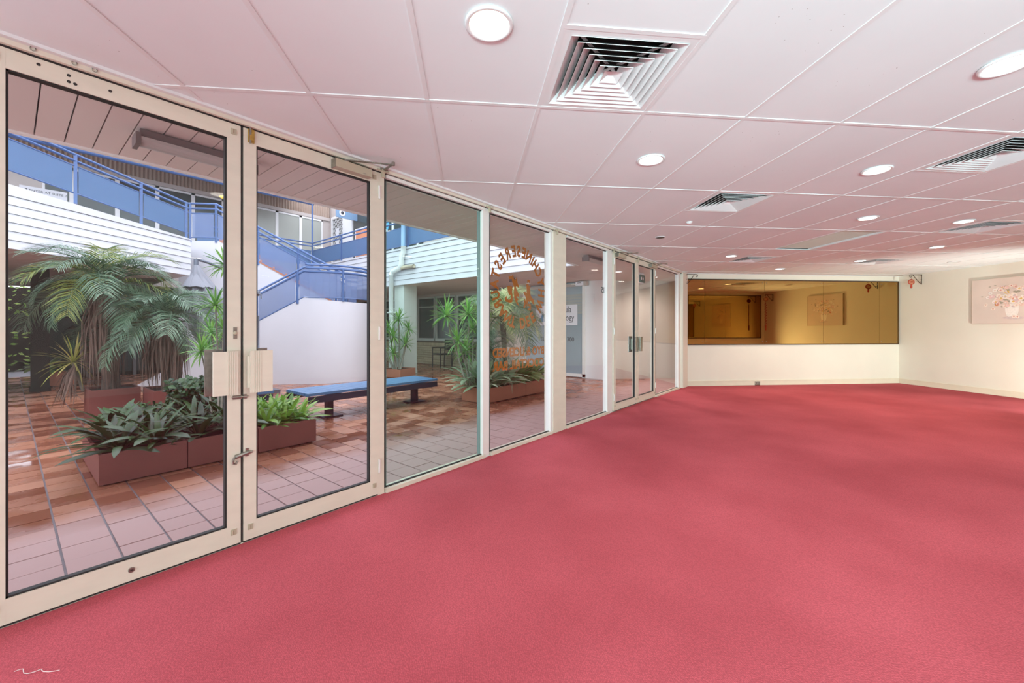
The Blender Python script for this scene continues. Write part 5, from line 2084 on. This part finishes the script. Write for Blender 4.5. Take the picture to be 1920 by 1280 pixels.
def bench(label, x0, x1, y0, y1, h, legs):
    t = thing('bench', label, 'bench', ((x0 + x1) / 2, (y0 + y1) / 2, 0))
    n = 6
    w = (y1 - y0) / n
    for k in range(n):
        MB().box((x0, y0 + k * w + .006, h - .035), (x1, y0 + (k + 1) * w - .006, h)).obj('slat', M['bench'], t)
    for y in (y0 - .012, y1 - .02):
        MB().box((x0 + .01, y, h - .13), (x1 - .02, y + .032, h - .045)).obj('side_rail', M['benchd'], t)
    MB().box((x0 - .004, y0, h - .04), (x0 + .03, y1, h - .036)).obj('end_batten', M['benchd'], t)
    for x in legs:
        l = MB().box((x - .045, (y0 + y1) / 2 - .045, .015), (x + .045, (y0 + y1) / 2 + .045, h - .10)).obj('leg', M['benchd'], t)
        MB().box((x - .14, (y0 + y1) / 2 - .14, 0), (x + .14, (y0 + y1) / 2 + .14, .016)).obj('foot_plate', M['benchd'], t)
        MB().box((x - .03, y0, h - .10), (x + .03, y1, h - .045)).obj('cross_bearer', M['benchd'], t)
    return t


bench('long blue slatted bench across the courtyard, steel post leg in view', 2.50, 4.70, 2.71, 3.38, .40, (2.95, 4.46))
bench('second blue slatted bench, mostly hidden by the bright green leaves', 1.86, 2.36, 3.42, 3.98, .40, (2.1,))

# ================================================================== CHAIR at the brick wall


def chair(label, loc, rz):
    t = thing('chair', label, 'chair', loc, rz)
    # local: x across, y depth, faces -y
    MB().box((-.24, -.24, .41), (.24, .22, .45)).obj('seat', M['plastic'], t, world=False)
    for x in (-.25, .25):
        MB().tube([(x, -.24, 0), (x, -.24, .64)], .018, 8).obj('leg', M['plastic'], t, world=False)
        MB().tube([(x, .20, 0), (x, .25, .86)], .018, 8).obj('leg', M['plastic'], t, world=False)
        MB().box((x - .025, -.26, .63), (x + .025, .24, .66)).obj('arm_rest', M['plastic'], t, world=False)
    for z in (.56, .66, .76, .85):
        MB().box((-.25, .225, z), (.25, .25, z + .05)).obj('back_slat', M['plastic'], t, world=False)
    return t


chair('dark metal armchair standing against the cream brick wall', (9.12, 7.62, 0), math.radians(-100))
chair('second dark armchair farther along the brick wall, hidden by palm leaves', (9.12, 6.7, 0), math.radians(-88))

# ================================================================== UMBRELLA
um = thing('market_umbrella', 'closed grey cantilever umbrella in front of the white stair wall', 'umbrella', (3.1, 6.2, 0))
arm = []
for k in range(11):
    u = k / 10
    arm.append((2.08 + 1.02 * u, 6.0 + .2 * u, 2.46 + .0 - .52 * u ** 1.7))
MB().tube(arm, .024, 8).obj('arm', M['umetal'], um, smooth=True)
MB().tube([(3.12, 6.22, .06), (3.12, 6.22, 1.50), (2.86, 6.15, 1.62), (3.07, 6.2, 1.96)], .03, 8).obj('mast', M['umetal'], um, smooth=True)
MB().lathe([(.001, -.07), (.05, -.055), (.075, 0), (.05, .055), (.001, .07)], 14, Matrix.Translation((3.075, 6.17, 1.955)), close=False).obj('crank_hub', M['umetal'], um, smooth=True)
MB().tube([(3.075, 6.12, 1.95), (3.12, 6.05, 1.92), (3.12, 6.05, 1.84)], .012, 6).obj('crank_handle', M['umetal'], um)
MB().box((2.82, 5.92, 0), (3.42, 6.52, .06)).obj('base_plate', M['umetal'], um)
MB().tube([(2.08, 6.0, 2.46), (2.08, 6.0, 2.34)], .035, 10).obj('top_collar', M['umetal'], um)
b = MB()
seg, rings = 48, 14
v, f = [], []
for r in range(rings):
    u = r / (rings - 1)
    cx_, cy_ = 2.085 + .50 * u ** 1.2, 6.0 + .05 * u
    z = 2.36 - 1.62 * u
    rad = .045 + .34 * math.sin(PI * min(1.0, u * .72)) ** 1.1 * (1 - .25 * u)
    for k in range(seg):
        a = 2 * PI * k / seg
        q = rad * (1 + .26 * math.cos(8 * a + .4) * min(1, u * 3))
        v.append((cx_ + q * math.cos(a), cy_ + q * math.sin(a), z))
for r in range(rings - 1):
    for k in range(seg):
        l = (k + 1) % seg
        f.append((r * seg + k, (r + 1) * seg + k, (r + 1) * seg + l, r * seg + l))
b.add(v, f)
b.obj('folded_canopy', M['fabric'], um, smooth=True)
b = MB()
for k in range(8):
    a = 2 * PI * (k + .5) / 8
    b.strip([(2.10, 6.0, 2.33), (2.10 + .15 * math.cos(a), 6.0 + .15 * math.sin(a), 2.12), (2.12 + .24 * math.cos(a), 6.0 + .24 * math.sin(a), 1.98)], [.02, .07, .10], (-math.sin(a), math.cos(a), 0), .3)
b.obj('wind_vent_flaps', M['fabric'], um, smooth=True)

bpy.context.view_layer.update()
